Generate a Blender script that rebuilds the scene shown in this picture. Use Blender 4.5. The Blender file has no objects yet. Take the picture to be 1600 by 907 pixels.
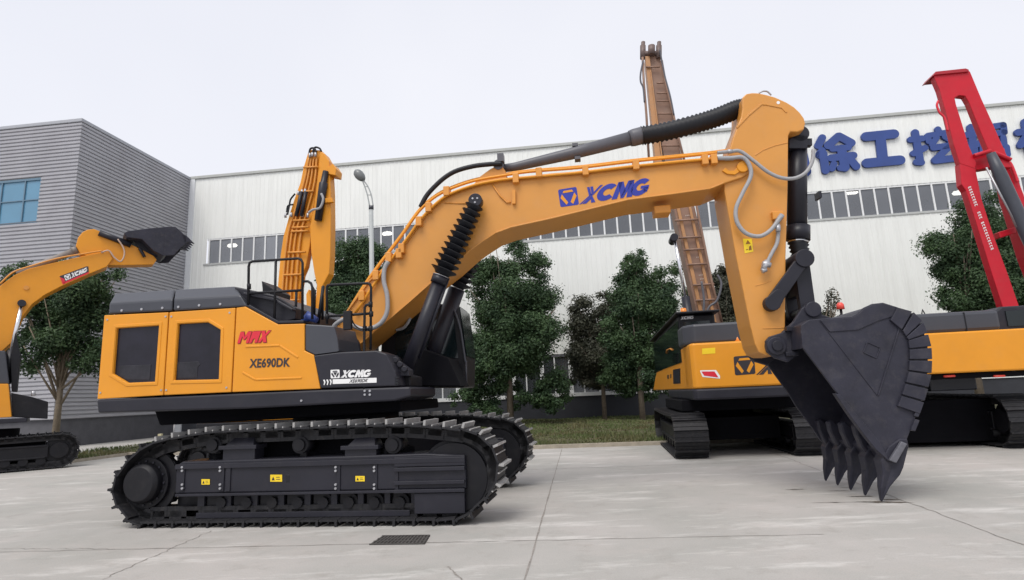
import bpy, bmesh, math, random
from mathutils import Vector, Matrix
random.seed(7)
SC = bpy.context.scene
C = SC.collection
# ------------------------------------------------------------------ camera
H = 1.8
FPX, PITCH, ROLL = 900.0, 0.18005, -0.04371
cp, sp = math.cos(PITCH), math.sin(PITCH)
FW = Vector((0, cp, sp)); RT = Vector((1, 0, 0)); UP = RT.cross(FW)
cr, sr = math.cos(ROLL), math.sin(ROLL)
R2 = RT*cr + UP*sr; U2 = UP*cr - RT*sr
CAM = Vector((0, 0, H))
cd = bpy.data.cameras.new('camera'); cam = bpy.data.objects.new('camera', cd); C.objects.link(cam)
m = Matrix((R2, U2, -FW)).transposed().to_4x4(); m.translation = CAM
cam.matrix_world = m
cd.sensor_width = 36; cd.lens = FPX/1600*36; cd.clip_end = 1500; cd.clip_start = .05
SC.camera = cam
# ------------------------------------------------------------------ world, sun, exposure
SUN_EL, SUN_AZ = math.radians(58), math.radians(205)   # azimuth clockwise from +Y
w = bpy.data.worlds.new("World"); SC.world = w; w.use_nodes = True
nt = w.node_tree; nt.nodes.clear()
sky = nt.nodes.new('ShaderNodeTexSky'); sky.sky_type = 'NISHITA'; sky.sun_disc = False
sky.sun_elevation = SUN_EL; sky.sun_rotation = SUN_AZ; sky.dust_density = 4; sky.air_density = 1
hs = nt.nodes.new('ShaderNodeHueSaturation'); hs.inputs['Saturation'].default_value = .25
mx = nt.nodes.new('ShaderNodeMix'); mx.data_type = 'RGBA'; mx.inputs[0].default_value = .8
tc = nt.nodes.new('ShaderNodeTexCoord'); nz = nt.nodes.new('ShaderNodeTexNoise'); nz.inputs['Scale'].default_value = 1.6; nz.inputs['Detail'].default_value = 3
cr_ = nt.nodes.new('ShaderNodeValToRGB')
cr_.color_ramp.elements[0].position = .3; cr_.color_ramp.elements[0].color = (.84, .86, .955, 1)
cr_.color_ramp.elements[1].position = .7; cr_.color_ramp.elements[1].color = (.95, .96, 1.03, 1)
vs = nt.nodes.new('ShaderNodeVectorMath'); vs.operation = 'SCALE'; vs.inputs['Scale'].default_value = 6.3
bg = nt.nodes.new('ShaderNodeBackground'); bg.inputs['Strength'].default_value = .12
wo = nt.nodes.new('ShaderNodeOutputWorld')
L = nt.links
L.new(tc.outputs['Generated'], nz.inputs['Vector']); L.new(nz.outputs['Fac'], cr_.inputs[0])
L.new(cr_.outputs[0], vs.inputs[0]); L.new(sky.outputs[0], hs.inputs['Color'])
L.new(hs.outputs[0], mx.inputs[6]); L.new(vs.outputs[0], mx.inputs[7]); L.new(mx.outputs[2], bg.inputs[0]); L.new(bg.outputs[0], wo.inputs[0])
sd = bpy.data.lights.new('sun', 'SUN'); sd.energy = 1.5; sd.angle = math.radians(30); sd.color = (1, .96, .9)
so = bpy.data.objects.new('sun', sd); C.objects.link(so)
sdir = Vector((math.sin(SUN_AZ)*math.cos(SUN_EL), math.cos(SUN_AZ)*math.cos(SUN_EL), math.sin(SUN_EL)))
so.rotation_euler = sdir.to_track_quat('Z', 'Y').to_euler(); so.location = (0, -5, 30)
SC.view_settings.view_transform = 'Standard'; SC.view_settings.look = 'None'
SC.view_settings.exposure = .5; SC.view_settings.gamma = 1; SC.view_settings.use_curve_mapping = False
SC.cycles.max_bounces = 6

# ------------------------------------------------------------------ pixels of the survey -> points on real planes
def ray(px, py):
    return R2*((px-800)/FPX) - U2*((py-453.5)/FPX) + FW
class Frame:
    """a local frame: origin on the ground, x along yaw, y away, z up"""
    def __init__(s, ox, oy, yaw, oz=0):
        s.o = Vector((ox, oy, oz)); s.yaw = yaw
        s.ex = Vector((math.cos(yaw), math.sin(yaw), 0)); s.ey = Vector((-math.sin(yaw), math.cos(yaw), 0))
    def loc(s, p):
        d = p - s.o; return Vector((d.dot(s.ex), d.dot(s.ey), d.z))
    def Y(s, px, py, c):        # point on local plane y = c
        d = ray(px, py); t = (c - (CAM-s.o).dot(s.ey))/d.dot(s.ey); return s.loc(CAM + d*t)
    def X(s, px, py, c):        # point on local plane x = c
        d = ray(px, py); t = (c - (CAM-s.o).dot(s.ex))/d.dot(s.ex); return s.loc(CAM + d*t)
    def Z(s, px, py, c=0):
        d = ray(px, py); t = (c - CAM.z)/d.z; return s.loc(CAM + d*t)

# ------------------------------------------------------------------ materials
MATS = {}
def mat(name, col, rough=.5, metal=0, var=.12, scale=3., bump=0., bscale=40., spec=.5, coat=0., col2=None, dust=0.):
    if name in MATS: return MATS[name]
    M = bpy.data.materials.new(name); M.use_nodes = True; n = M.node_tree.nodes; l = M.node_tree.links
    b = n['Principled BSDF']; b.inputs['Metallic'].default_value = metal; b.inputs['Specular IOR Level'].default_value = spec
    if coat: b.inputs['Coat Weight'].default_value = coat; b.inputs['Coat Roughness'].default_value = .12
    t = n.new('ShaderNodeTexCoord'); z = n.new('ShaderNodeTexNoise'); z.inputs['Scale'].default_value = scale; z.inputs['Detail'].default_value = 6; z.inputs['Roughness'].default_value = .65
    l.new(t.outputs['Object'], z.inputs['Vector'])
    r = n.new('ShaderNodeValToRGB'); r.color_ramp.elements[0].position = .3; r.color_ramp.elements[1].position = .7
    c2 = col2 or tuple(min(1, c*(1+var)) for c in col); c1 = tuple(c*(1-var) for c in col)
    r.color_ramp.elements[0].color = (*c1, 1); r.color_ramp.elements[1].color = (*c2, 1)
    l.new(z.outputs['Fac'], r.inputs[0])
    out = r.outputs[0]
    if dust:
        z2 = n.new('ShaderNodeTexNoise'); z2.inputs['Scale'].default_value = scale*2.3; z2.inputs['Detail'].default_value = 9; z2.inputs['Roughness'].default_value = .7
        l.new(t.outputs['Object'], z2.inputs['Vector'])
        rr = n.new('ShaderNodeValToRGB'); rr.color_ramp.elements[0].position = .5; rr.color_ramp.elements[1].position = .75
        rr.color_ramp.elements[1].color = (dust, dust, dust, 1)
        rr.color_ramp.elements[0].color = (0, 0, 0, 1)
        l.new(z2.outputs['Fac'], rr.inputs[0])
        mm = n.new('ShaderNodeMix'); mm.data_type = 'RGBA'; l.new(rr.outputs[0], mm.inputs[0]); l.new(out, mm.inputs[6]); mm.inputs[7].default_value = (.3, .27, .23, 1)
        out = mm.outputs[2]
    l.new(out, b.inputs['Base Color'])
    q = n.new('ShaderNodeMapRange'); q.inputs[3].default_value = max(0, rough-.08); q.inputs[4].default_value = min(1, rough+.1)
    l.new(z.outputs['Fac'], q.inputs[0]); l.new(q.outputs[0], b.inputs['Roughness'])
    if bump:
        z3 = n.new('ShaderNodeTexNoise'); z3.inputs['Scale'].default_value = bscale; z3.inputs['Detail'].default_value = 4
        l.new(t.outputs['Object'], z3.inputs['Vector'])
        bp = n.new('ShaderNodeBump'); bp.inputs['Strength'].default_value = bump; bp.inputs['Distance'].default_value = .02
        l.new(z3.outputs['Fac'], bp.inputs['Height']); l.new(bp.outputs[0], b.inputs['Normal'])
    MATS[name] = M; return M
YEL = mat('orange yellow paint', (.71, .285, .018), .42, var=.05, scale=1.2, coat=.08, dust=.05, spec=.35)
YEL_HAZE = mat('boom paint', (.62, .275, .055), .42, var=.06, scale=.9, coat=.08, dust=.10, spec=.4)  # same orange paint made paler; sky reflection and haze painted into the colour
YELD = mat('orange yellow paint aged', (.66, .27, .04), .45, var=.08, scale=2, dust=.15)
YEL_SHADE = mat('shade browned orange paint', (.25, .145, .10), .5, var=.15, scale=2, dust=.25)  # orange paint browned; shade on the tall boom's underside is in the colour
BLK = mat('black chassis paint', (.008, .008, .011), .5, var=.25, scale=2, dust=.03, spec=.3)
BLK2 = mat('black sheet metal', (.020, .020, .028), .42, var=.15, scale=1.5, spec=.32, dust=.03)
GRY = mat('dark grey paint', (.045, .048, .060), .42, var=.06, scale=1.5)
GLASSD = mat('dark mesh window', (.014, .013, .022), .3, var=.4, scale=2, spec=.35)
BKT = mat('bucket steel paint', (.027, .027, .040), .5, var=.25, scale=2.4, dust=.08, spec=.3, bump=.15, bscale=14)
STEEL = mat('worn steel', (.42, .42, .44), .4, .6, var=.2, scale=8)
CARB = mat('shaded underbody paint', (.006, .006, .008), .85, var=.2, spec=.1)  # black deepened and dulled so the shade under machines sits in the colour
SHOE = mat('track steel', (.018, .018, .021), .55, 0, var=.35, scale=6, dust=.10, spec=.3)
SHOEW = mat('scuffed track steel', (.31, .305, .30), .5, .1, var=.25, scale=9, dust=.2)
RUB = mat('black rubber', (.010, .011, .015), .5, var=.2, scale=5, spec=.35)
CYL = mat('cylinder dark grey', (.016, .016, .024), .4, var=.15, spec=.35)
CYLG = mat('cylinder mid grey', (.105, .105, .12), .42, var=.1, spec=.35)
CHR = mat('chrome rod', (.7, .7, .72), .15, 1, var=.03)
HOSE = mat('grey sleeved hose', (.32, .32, .33), .5, var=.12, scale=30)
RED = mat('red boom paint', (.50, .006, .020), .4, var=.08, scale=1.5, coat=.08, spec=.35, dust=.05)
REDD = mat('red decal', (.65, .02, .04), .4, var=.03)
BLUE = mat('blue lettering', (.018, .03, .30), .4, var=.05)
SIGNB = mat('blue sign metal', (.028, .062, .24), .5, var=.12, scale=.8)
WHT = mat('white marking', (.8, .8, .8), .45, var=.03)
WFR = mat('white window frame', (.75, .76, .76), .4, var=.04)
DTX = mat('dark lettering', (.03, .025, .03), .4, var=.03)
STK = mat('yellow warning sticker', (.85, .6, .02), .4, var=.05)
ORL = mat('orange lamp lens', (.8, .25, .03), .2, var=.05)
REDL = mat('red lamp lens', (.75, .08, .06), .2, var=.05)
SKIN_LINE = mat('panel seam', (.02, .015, .01), .6, var=.05)

# ------------------------------------------------------------------ mesh builder
class MB:
    def __init__(s): s.v = []; s.f = []; s.sm = []
    def add(s, vs_, fs_, smooth=False):
        o = len(s.v); s.v += [tuple(p) for p in vs_]
        for f in fs_: s.f.append(tuple(i+o for i in f)); s.sm.append(smooth)
        return s
    def box(s, x0, x1, y0, y1, z0, z1, R=None):
        P = [Vector((x, y, z)) for z in (z0, z1) for y in (y0, y1) for x in (x0, x1)]
        if R: P = [R @ p for p in P]
        return s.add(P, [(0, 2, 3, 1), (4, 5, 7, 6), (0, 1, 5, 4), (2, 6, 7, 3), (0, 4, 6, 2), (1, 3, 7, 5)])
    def obox(s, a, b, wy, wz, up=(0, 0, 1)):       # bar from a to b, width wy across, wz thick
        a = Vector(a); b = Vector(b); d = (b-a).normalized(); u = Vector(up)
        if abs(d.dot(u)) > .98: u = Vector((0, 1, 0))
        sd_ = d.cross(u).normalized(); u = sd_.cross(d)
        P = [p + sd_*i*wy/2 + u*j*wz/2 for p in (a, b) for j in (-1, 1) for i in (-1, 1)]
        return s.add(P, [(0, 2, 3, 1), (4, 5, 7, 6), (0, 1, 5, 4), (2, 6, 7, 3), (0, 4, 6, 2), (1, 3, 7, 5)])
    def prism(s, pts, c0, c1, inset=0):            # pts: list of (x,z), extruded along y c0->c1
        n = len(pts)
        A = [(p[0], c0, p[1]) for p in pts]; B = [(p[0], c1, p[1]) for p in pts]
        return s.add(A+B, [tuple(range(n)), tuple(range(2*n-1, n-1, -1))] + [(i, i+n, (i+1) % n+n, (i+1) % n) for i in range(n)])
    def loft(s, A, B):
        n = len(A)
        return s.add(list(A)+list(B), [tuple(range(n)), tuple(range(2*n-1, n-1, -1))] + [(i, i+n, (i+1) % n+n, (i+1) % n) for i in range(n)])
    def tube(s, path, r, n=10, cap=True):
        path = [Vector(p) for p in path]; rs = r if isinstance(r, (list, tuple)) else [r]*len(path)
        rings = []; u = None
        for i, p in enumerate(path):
            if i == 0: d = path[1]-p
            elif i == len(path)-1: d = p-path[i-1]
            else: d = (path[i+1]-path[i-1])
            if d.length < 1e-9: d = Vector((0, 0, 1))
            d.normalize()
            if u is None:
                u = d.cross(Vector((0, 0, 1)))
                if u.length < .05: u = d.cross(Vector((0, 1, 0)))
            u = (u - d*u.dot(d)); u.normalize(); v = d.cross(u)
            rings.append([p + (u*math.cos(2*math.pi*k/n) + v*math.sin(2*math.pi*k/n))*rs[i] for k in range(n)])
        V = [q for R_ in rings for q in R_]; F = []
        for i in range(len(path)-1):
            for k in range(n): F.append((i*n+k, i*n+(k+1) % n, (i+1)*n+(k+1) % n, (i+1)*n+k))
        s.add(V, F, True)
        if cap:
            o = len(s.v)-len(V)
            s.f.append(tuple(o+k for k in range(n-1, -1, -1))); s.sm.append(False)
            o2 = o+(len(path)-1)*n; s.f.append(tuple(o2+k for k in range(n))); s.sm.append(False)
        return s
    def cyl(s, a, b, r, n=20): return s.tube([a, b], r, n)
    def build(s, name, material, parent=None, bevel=0, smooth=False):
        me = bpy.data.meshes.new(name); me.from_pydata(s.v, [], s.f)
        me.polygons.foreach_set('use_smooth', s.sm if not smooth else [True]*len(s.sm)); me.materials.append(material); me.update()
        bm = bmesh.new(); bm.from_mesh(me); bmesh.ops.recalc_face_normals(bm, faces=bm.faces[:]); bm.to_mesh(me); bm.free()
        o = bpy.data.objects.new(name, me); C.objects.link(o)
        if parent: o.parent = parent
        if bevel:
            b = o.modifiers.new('bevel', 'BEVEL'); b.width = bevel; b.segments = 2; b.limit_method = 'ANGLE'; b.angle_limit = math.radians(35)
        return o
def thing(name, label, cat, fr=None, group=None):
    o = bpy.data.objects.new(name, None); C.objects.link(o)
    if fr: o.location = fr.o; o.rotation_euler = (0, 0, fr.yaw)
    o['label'] = label; o['category'] = cat
    if group: o['group'] = group
    return o
def tag(o, label, cat, group=None, kind=None):
    if label: o['label'] = label
    if cat: o['category'] = cat
    if group: o['group'] = group
    if kind: o['kind'] = kind
    return o
def struct(o): o['kind'] = 'structure'; return o
def child(name, parent, loc=(0, 0, 0)):
    o = bpy.data.objects.new(name, None); C.objects.link(o); o.parent = parent; o.location = loc; return o
def smooth_path(pts, k=6):
    pts = [Vector(p) for p in pts]; out = []
    for i in range(len(pts)-1):
        p0 = pts[max(i-1, 0)]; p1 = pts[i]; p2 = pts[i+1]; p3 = pts[min(i+2, len(pts)-1)]
        for j in range(k):
            t = j/k
            out.append(.5*((2*p1)+(p2-p0)*t+(2*p0-5*p1+4*p2-p3)*t*t+(3*p1-p0-3*p2+p3)*t**3))
    out.append(pts[-1]); return out
def text_mesh(txt, bold=.02, shear=0.):
    cu = bpy.data.curves.new('t', 'FONT'); cu.body = txt; cu.offset = bold; cu.shear = shear; cu.resolution_u = 4; cu.space_character = 1.04
    ob = bpy.data.objects.new('t', cu); C.objects.link(ob)
    dg = bpy.context.evaluated_depsgraph_get(); dg.update()
    me = bpy.data.meshes.new_from_object(ob.evaluated_get(dg)); bpy.data.objects.remove(ob); bpy.data.curves.remove(cu)
    V = [v.co.copy() for v in me.vertices]; F = [tuple(p.vertices) for p in me.polygons]; bpy.data.meshes.remove(me)
    x0 = min(v.x for v in V); x1 = max(v.x for v in V); y0 = min(v.y for v in V); y1 = max(v.y for v in V)
    return [((v.x-x0)/(x1-x0), (v.y-y0)/(y1-y0)) for v in V], F
def decal(V, F, quad, name, material, parent, thick=.004, nrm=(0, -1, 0)):
    """unit-square shape laid on a quad of local points (bl, br, tr, tl) with a small thickness"""
    q = [Vector(p) for p in quad]; nn = Vector(nrm)
    P = []
    for (u, v) in V:
        P.append(q[0]*(1-u)*(1-v)+q[1]*u*(1-v)+q[2]*u*v+q[3]*(1-u)*v + nn*thick)
    me = bpy.data.meshes.new(name); me.from_pydata([tuple(p) for p in P], [], F); me.materials.append(material); me.update()
    o = bpy.data.objects.new(name, me); C.objects.link(o); o.parent = parent
    return o
def glyph_strokes(polys):
    V = []; F = []
    for p in polys:
        o = len(V); V += p; F.append(tuple(range(o, o+len(p))))
    return V, F
# emblem: rounded square with a hexagonal ring of three bars around a triangle (unit square)
def emblem_polys():
    bars = []
    hexo = [(.30, .86), (.72, .86), (.92, .48), (.68, .10), (.34, .10), (.10, .48)]
    # triangle (point down)
    tri = [(.30, .70), (.74, .70), (.51, .28)]
    b1 = [(.28, .88), (.74, .88), (.80, .76), (.22, .76)]
    b2 = [(.84, .70), (.94, .50), (.70, .08), (.58, .20)]
    b3 = [(.17, .70), (.44, .20), (.34, .08), (.07, .50)]
    return [tri], [b1, b2, b3]
def put_emblem(quadf, parent, base_m, fg_m, off=0.0, name='emblem', nrm=(0, -1, 0), tri_m=None):
    q = quadf
    o = decal([(.06, 0), (.94, 0), (1, .06), (1, .94), (.94, 1), (.06, 1), (0, .94), (0, .06)], [tuple(range(8))], q, name, base_m, parent, .004+off, nrm)
    tri, bars = emblem_polys()
    V, F = glyph_strokes(bars); decal(V, F, q, 'emblem_bars', fg_m, o, .008+off, nrm)
    return o
MAXP = [[(0, 0), (.09, 0), (.14, .62), (.19, .3), (.23, .3), (.31, .62), (.29, 0), (.38, 0), (.41, 1), (.29, 1), (.22, .55), (.17, 1), (.06, 1)],
        [(.40, 0), (.48, 0), (.51, .35), (.58, .35), (.58, .0), (.67, 0), (.70, 1), (.44, 1)],
        [(.69, 0), (.78, 0), (.83, .3), (.87, 0), (.99, 0), (.90, .52), (1.0, 1), (.91, 1), (.86, .72), (.82, 1), (.71, 1), (.78, .52)]]

def wordmark():
    polys = []
    def arc(cx, cy, rx, ry, t, a0, a1, n=16):
        for i in range(n):
            p = []
            for (k, f) in ((i, 1), (i+1, 1), (i+1, t), (i, t)):
                a_ = math.radians(a0+(a1-a0)*k/n); p.append((cx+rx*(f if f == 1 else t)*math.cos(a_), cy+ry*(f if f == 1 else t*1.0)*math.sin(a_)))
            polys.append(p)
    sh = lambda pts, x0, w_: [(x0+w_*(u+.12*v)/1.12, v) for u, v in pts]
    # X with a slit
    polys.append(sh([(.00, 1), (.16, 1), (.50, .52), (.42, .40)], 0, .275)); polys.append(sh([(.20, 1), (.38, 1), (.58, .66), (.50, .55)], 0, .275))
    polys.append(sh([(.42, .60), (.52, .50), (.98, 0), (.72, 0)], 0, .275)); polys.append(sh([(.0, 0), (.10, 0), (.56, .50), (.50, .58)], 0, .275))
    polys.append(sh([(.16, 0), (.44, 0), (.62, .26), (.50, .40)], 0, .275)); polys.append(sh([(.50, .50), (.60, .42), (1.0, 1), (.80, 1)], 0, .275))
    st_ = len(polys); arc(.375, .5, .145, .5, .40, 42, 318)
    for k in range(st_, len(polys)): polys[k] = [(x+.02*(y-.5), y) for x, y in polys[k]]
    M_ = [[(0, 0), (.27, 0), (.32, 1), (.10, 1)], [(.10, 1), (.36, 1), (.60, .40), (.44, .0)], [(.42, .0), (.58, 0), (.88, 1), (.60, 1)], [(.66, 1), (.90, 1), (1.0, 0), (.72, 0)]]
    polys += [[(.475+.30*u, v) for u, v in p] for p in M_]
    st_ = len(polys); arc(.868, .5, .138, .5, .42, 42, 330)
    polys.append([(.87, .56), (.99, .56), (.995, .34), (.87, .40)]); polys.append([(.93, .45), (.995, .45), (.985, .16), (.93, .2)])
    for k in range(st_, len(polys)): polys[k] = [(x+.02*(y-.5), y) for x, y in polys[k]]
    V, F = glyph_strokes(polys)
    return [(x+.05*(y-.5), y) for x, y in V], F
def split_loose(o):
    """gives every separate piece of a part a mesh of its own"""
    me = o.data; n = len(me.vertices); par = list(range(n))
    def find(i):
        while par[i] != i: par[i] = par[par[i]]; i = par[i]
        return i
    for e in me.edges:
        a_, b_ = find(e.vertices[0]), find(e.vertices[1])
        if a_ != b_: par[a_] = b_
    comps = {}
    for i in range(n): comps.setdefault(find(i), []).append(i)
    boxes = []
    for c_ in comps.values():
        P_ = [me.vertices[i].co for i in c_]
        boxes.append([Vector([min(p[k] for p in P_) for k in range(3)]), Vector([max(p[k] for p in P_) for k in range(3)]), set(c_)])
    merged = True
    while merged:
        merged = False
        for i in range(len(boxes)):
            for j in range(i+1, len(boxes)):
                A_, B_ = boxes[i], boxes[j]
                if all(A_[0][k] <= B_[1][k]+.01 and B_[0][k] <= A_[1][k]+.01 for k in range(3)):
                    boxes[i] = [Vector([min(A_[0][k], B_[0][k]) for k in range(3)]), Vector([max(A_[1][k], B_[1][k]) for k in range(3)]), A_[2] | B_[2]]
                    boxes.pop(j); merged = True; break
            if merged: break
    if len(boxes) < 2: return
    for bx in boxes:
        idx = sorted(bx[2]); mp_ = {v: i for i, v in enumerate(idx)}
        F = [p for p in me.polygons if p.vertices[0] in mp_]
        m2 = bpy.data.meshes.new(o.name); m2.from_pydata([tuple(me.vertices[i].co) for i in idx], [], [tuple(mp_[v] for v in p.vertices) for p in F])
        m2.polygons.foreach_set('use_smooth', [p.use_smooth for p in F]); m2.materials.append(me.materials[0]); m2.update()
        q = o.copy(); q.data = m2; C.objects.link(q)
    bpy.data.objects.remove(o)

# ================================================================== SETTING
FB = Frame(4.89, 38.85, -0.1113)       # facade frame of the long white hall
YAWF = -0.1113
def G(px, py, z=0):
    d = ray(px, py); return CAM + d*((z-H)/d.z)
# ground sheet
GM = bpy.data.materials.new('concrete paving'); GM.use_nodes = True
n = GM.node_tree.nodes; l = GM.node_tree.links; b = n['Principled BSDF']; b.inputs['Roughness'].default_value = .8; b.inputs['Specular IOR Level'].default_value = .3
tc = n.new('ShaderNodeTexCoord')
def noise(scale, detail=6, rough=.6, vec=None):
    z = n.new('ShaderNodeTexNoise'); z.inputs['Scale'].default_value = scale; z.inputs['Detail'].default_value = detail; z.inputs['Roughness'].default_value = rough
    l.new(vec or tc.outputs['Object'], z.inputs['Vector']); return z
def ramp(inp, p0, c0, p1, c1):
    r = n.new('ShaderNodeValToRGB'); r.color_ramp.elements[0].position = p0; r.color_ramp.elements[1].position = p1
    r.color_ramp.elements[0].color = (*c0, 1); r.color_ramp.elements[1].color = (*c1, 1); l.new(inp, r.inputs[0]); return r
def mixc(fac, a, bb, mode='MIX'):
    x = n.new('ShaderNodeMix'); x.data_type = 'RGBA'; x.blend_type = mode
    if isinstance(fac, float): x.inputs[0].default_value = fac
    else: l.new(fac, x.inputs[0])
    l.new(a, x.inputs[6])
    if isinstance(bb, tuple): x.inputs[7].default_value = (*bb, 1)
    else: l.new(bb, x.inputs[7])
    return x.outputs[2]
base = ramp(noise(.35, 5).outputs[0], .3, (.33, .328, .305), .7, (.45, .425, .405)).outputs[0]
fine = ramp(noise(60, 8, .8).outputs[0], .3, (.82, .82, .82), .7, (1.1, 1.1, 1.1)).outputs[0]
c = mixc(1.0, base, fine, 'MULTIPLY')
mp = n.new('ShaderNodeMapping'); mp.inputs['Scale'].default_value = (.35, 1.6, 1); mp.inputs['Rotation'].default_value = (0, 0, math.radians(-22)); l.new(tc.outputs['Object'], mp.inputs[0])
st = ramp(noise(1.1, 9, .75, mp.outputs[0]).outputs[0], .53, (0, 0, 0), .68, (.8, .8, .8)).outputs[0]
c = mixc(st, c, (.60, .585, .56))
c = mixc(ramp(noise(.8, 10, .75).outputs[0], .52, (0, 0, 0), .75, (.6, .6, .6)).outputs[0], c, (.45, .41, .385))
c = mixc(ramp(noise(9, 8, .8).outputs[0], .62, (0, 0, 0), .70, (.7, .7, .7)).outputs[0], c, (.23, .22, .2))
sp_ = ramp(noise(2.2, 9, .7).outputs[0], .3, (.5, .5, .5), .46, (0, 0, 0)).outputs[0]
c = mixc(sp_, c, (.28, .265, .24))
l.new(c, b.inputs['Base Color'])
bp = n.new('ShaderNodeBump'); bp.inputs['Strength'].default_value = .35; bp.inputs['Distance'].default_value = .01
l.new(noise(35, 6).outputs[0], bp.inputs['Height']); l.new(bp.outputs[0], b.inputs['Normal'])
g = MB().add([(-300, -40, 0), (300, -40, 0), (300, 600, 0), (-300, 600, 0)], [(0, 1, 2, 3)]).build('ground', GM); struct(g)
JOINT = mat('joint filler', (.25, .23, .21), .9, var=.3, scale=12)
jm = MB()
def strip(mb, a, b_, w_, z=.004, jit=0, segs=1):
    a = Vector((a[0], a[1], 0)); b_ = Vector((b_[0], b_[1], 0)); d = (b_-a); nn = Vector((-d.y, d.x, 0)).normalized()
    pts = []
    for i in range(segs+1):
        p = a+d*(i/segs); 
        if 0 < i < segs and jit: p += nn*random.uniform(-jit, jit)
        ww = w_*(random.uniform(.5, 1.3) if jit else 1)
        pts.append((p-nn*ww/2, p+nn*ww/2))
    for i in range(segs):
        A = pts[i]; B = pts[i+1]; mb.add([(q.x, q.y, z) for q in (A[0], B[0], B[1], A[1])], [(0, 1, 2, 3)])
a = G(820, 907); b_ = G(878, 702); d = (b_-a); strip(jm, a-d*.3, a+d*.99, .022, .004, .006, 60)
ex = Vector((math.cos(YAWF), math.sin(YAWF), 0))
a = G(700, 848); b_ = G(1260, 836); d = (b_-a).normalized(); strip(jm, a-d*9, b_+d*.2, .014, .004, .012, 70)
a = G(816, 735); b_ = G(1100, 725); d = (b_-a).normalized(); strip(jm, a, b_+d*2, .025, .004, .012, 40)
a = G(1240, 720); b_ = G(1600, 852); d = (b_-a).normalized(); strip(jm, a-d*1.5, b_+d*2, .022, .004, .03, 60)
a = G(330, 830); b_ = G(160, 906); strip(jm, a, b_, .012, .004, .03, 30)
a = G(700, 886); b_ = G(722, 907); strip(jm, a, b_, .02, .004, .01, 10)
a = G(0, 858); b_ = G(180, 858); strip(jm, a, b_, .010, .004, .03, 25)
joints = jm.build('pavement_joint', JOINT); struct(joints)
WETM = mat('dark water stain', (.10, .085, .07), .45, var=.3, scale=12)
# thin damp streaks by the bucket teeth
wm = MB()
for (x0, y0, x1, y1, ww) in [(1262, 786.5, 1350, 785, .02), (1335, 785, 1430, 786, .07), (1320, 777, 1372, 776, .035), (1372, 781, 1412, 782, .05), (1290, 768, 1330, 767, .02), (1225, 766, 1262, 765, .03), (1310, 762, 1345, 764, .03)]:
    A = G(x0, y0); B = G(x1, y1); d = (B-A); nn = Vector((-d.y, d.x, 0)).normalized(); k = 16; top = []; bot = []
    for i in range(k+1):
        t = i/k; ww_ = ww*math.sin(math.pi*t)*random.uniform(.4, 1.1); p = A+d*t
        top.append(p+nn*ww_); bot.append(p-nn*ww_*random.uniform(.3, 1))
    for i in range(k): wm.add([(q.x, q.y, .006) for q in (bot[i], bot[i+1], top[i+1], top[i])], [(0, 1, 2, 3)])
struct(wm.build('pavement_stain', WETM))
# grass strip + kerb, from the kerb line to the buildings
GRM = mat('lawn soil', (.075, .065, .032), .9, var=.35, scale=1.2, col2=(.11, .105, .045))
KM = mat('kerb concrete', (.36, .32, .26), .85, var=.2, scale=4)
kA = G(96, 726); kB = G(200, 712); kC = G(840, 702); kD = G(1009, 696.5)
k0 = kA + (kA-kB).normalized()*14; dl = (kD-kC).normalized(); kE = kD+dl*60
kline = [k0, kA, kB, G(330, 711), G(600, 706), kC, kD, kE]
far = [Vector((p.x+p.y*.0, 75, 0)) for p in kline]
gb = MB()
for i in range(len(kline)-1):
    gb.add([(kline[i].x, kline[i].y+.12, .10), (kline[i+1].x, kline[i+1].y+.12, .10), (far[i+1].x, 75, .12), (far[i].x, 75, .12)], [(0, 1, 2, 3)])
struct(gb.build('grass_ground', GRM))
kb = MB()
for i in range(len(kline)-1):
    p, q = kline[i], kline[i+1]
    kb.add([(p.x, p.y, 0), (q.x, q.y, 0), (q.x, q.y, .12), (p.x, p.y, .12), (p.x, p.y+.14, 0), (q.x, q.y+.14, 0), (q.x, q.y+.14, .12), (p.x, p.y+.14, .12)],
           [(0, 1, 2, 3), (3, 2, 6, 7), (5, 4, 7, 6)])
struct(kb.build('kerb', KM))
# grass blades as one stuff object
GB = bpy.data.materials.new('grass blades'); GB.use_nodes = True
n = GB.node_tree.nodes; l = GB.node_tree.links; b = n['Principled BSDF']; b.inputs['Roughness'].default_value = .8
tc = n.new('ShaderNodeTexCoord')
r = ramp(noise(.5, 5).outputs[0], .35, (.12, .10, .045), .55, (.085, .115, .035)); l.new(r.outputs[0], b.inputs['Base Color'])
gv = []; gf = []
def kerb_y(x):
    for i in range(len(kline)-1):
        if kline[i].x <= x <= kline[i+1].x:
            t = (x-kline[i].x)/(kline[i+1].x-kline[i].x); return kline[i].y*(1-t)+kline[i+1].y*t
    return 20
for i in range(42000):
    x = random.uniform(-20, 9); y0 = kerb_y(x)+.3; y = y0 + random.random()**1.5*20
    h = random.uniform(.04, .13)*(1+.4*math.sin(x*1.3+y)); a = random.uniform(0, 6.28); w_ = .02+.012*(y-y0)/8
    o = len(gv); dx, dy = math.cos(a)*w_, math.sin(a)*w_
    gv += [(x-dx, y-dy, .09), (x+dx, y+dy, .09), (x+random.uniform(-.05, .05), y+random.uniform(-.05, .05), .1+h)]; gf.append((o, o+1, o+2))
me = bpy.data.meshes.new('grass'); me.from_pydata(gv, [], gf); me.materials.append(GB)
go = bpy.data.objects.new('grass', me); C.objects.link(go); tag(go, 'short worn green and brown grass strip behind the kerb', 'grass', kind='stuff')

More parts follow.
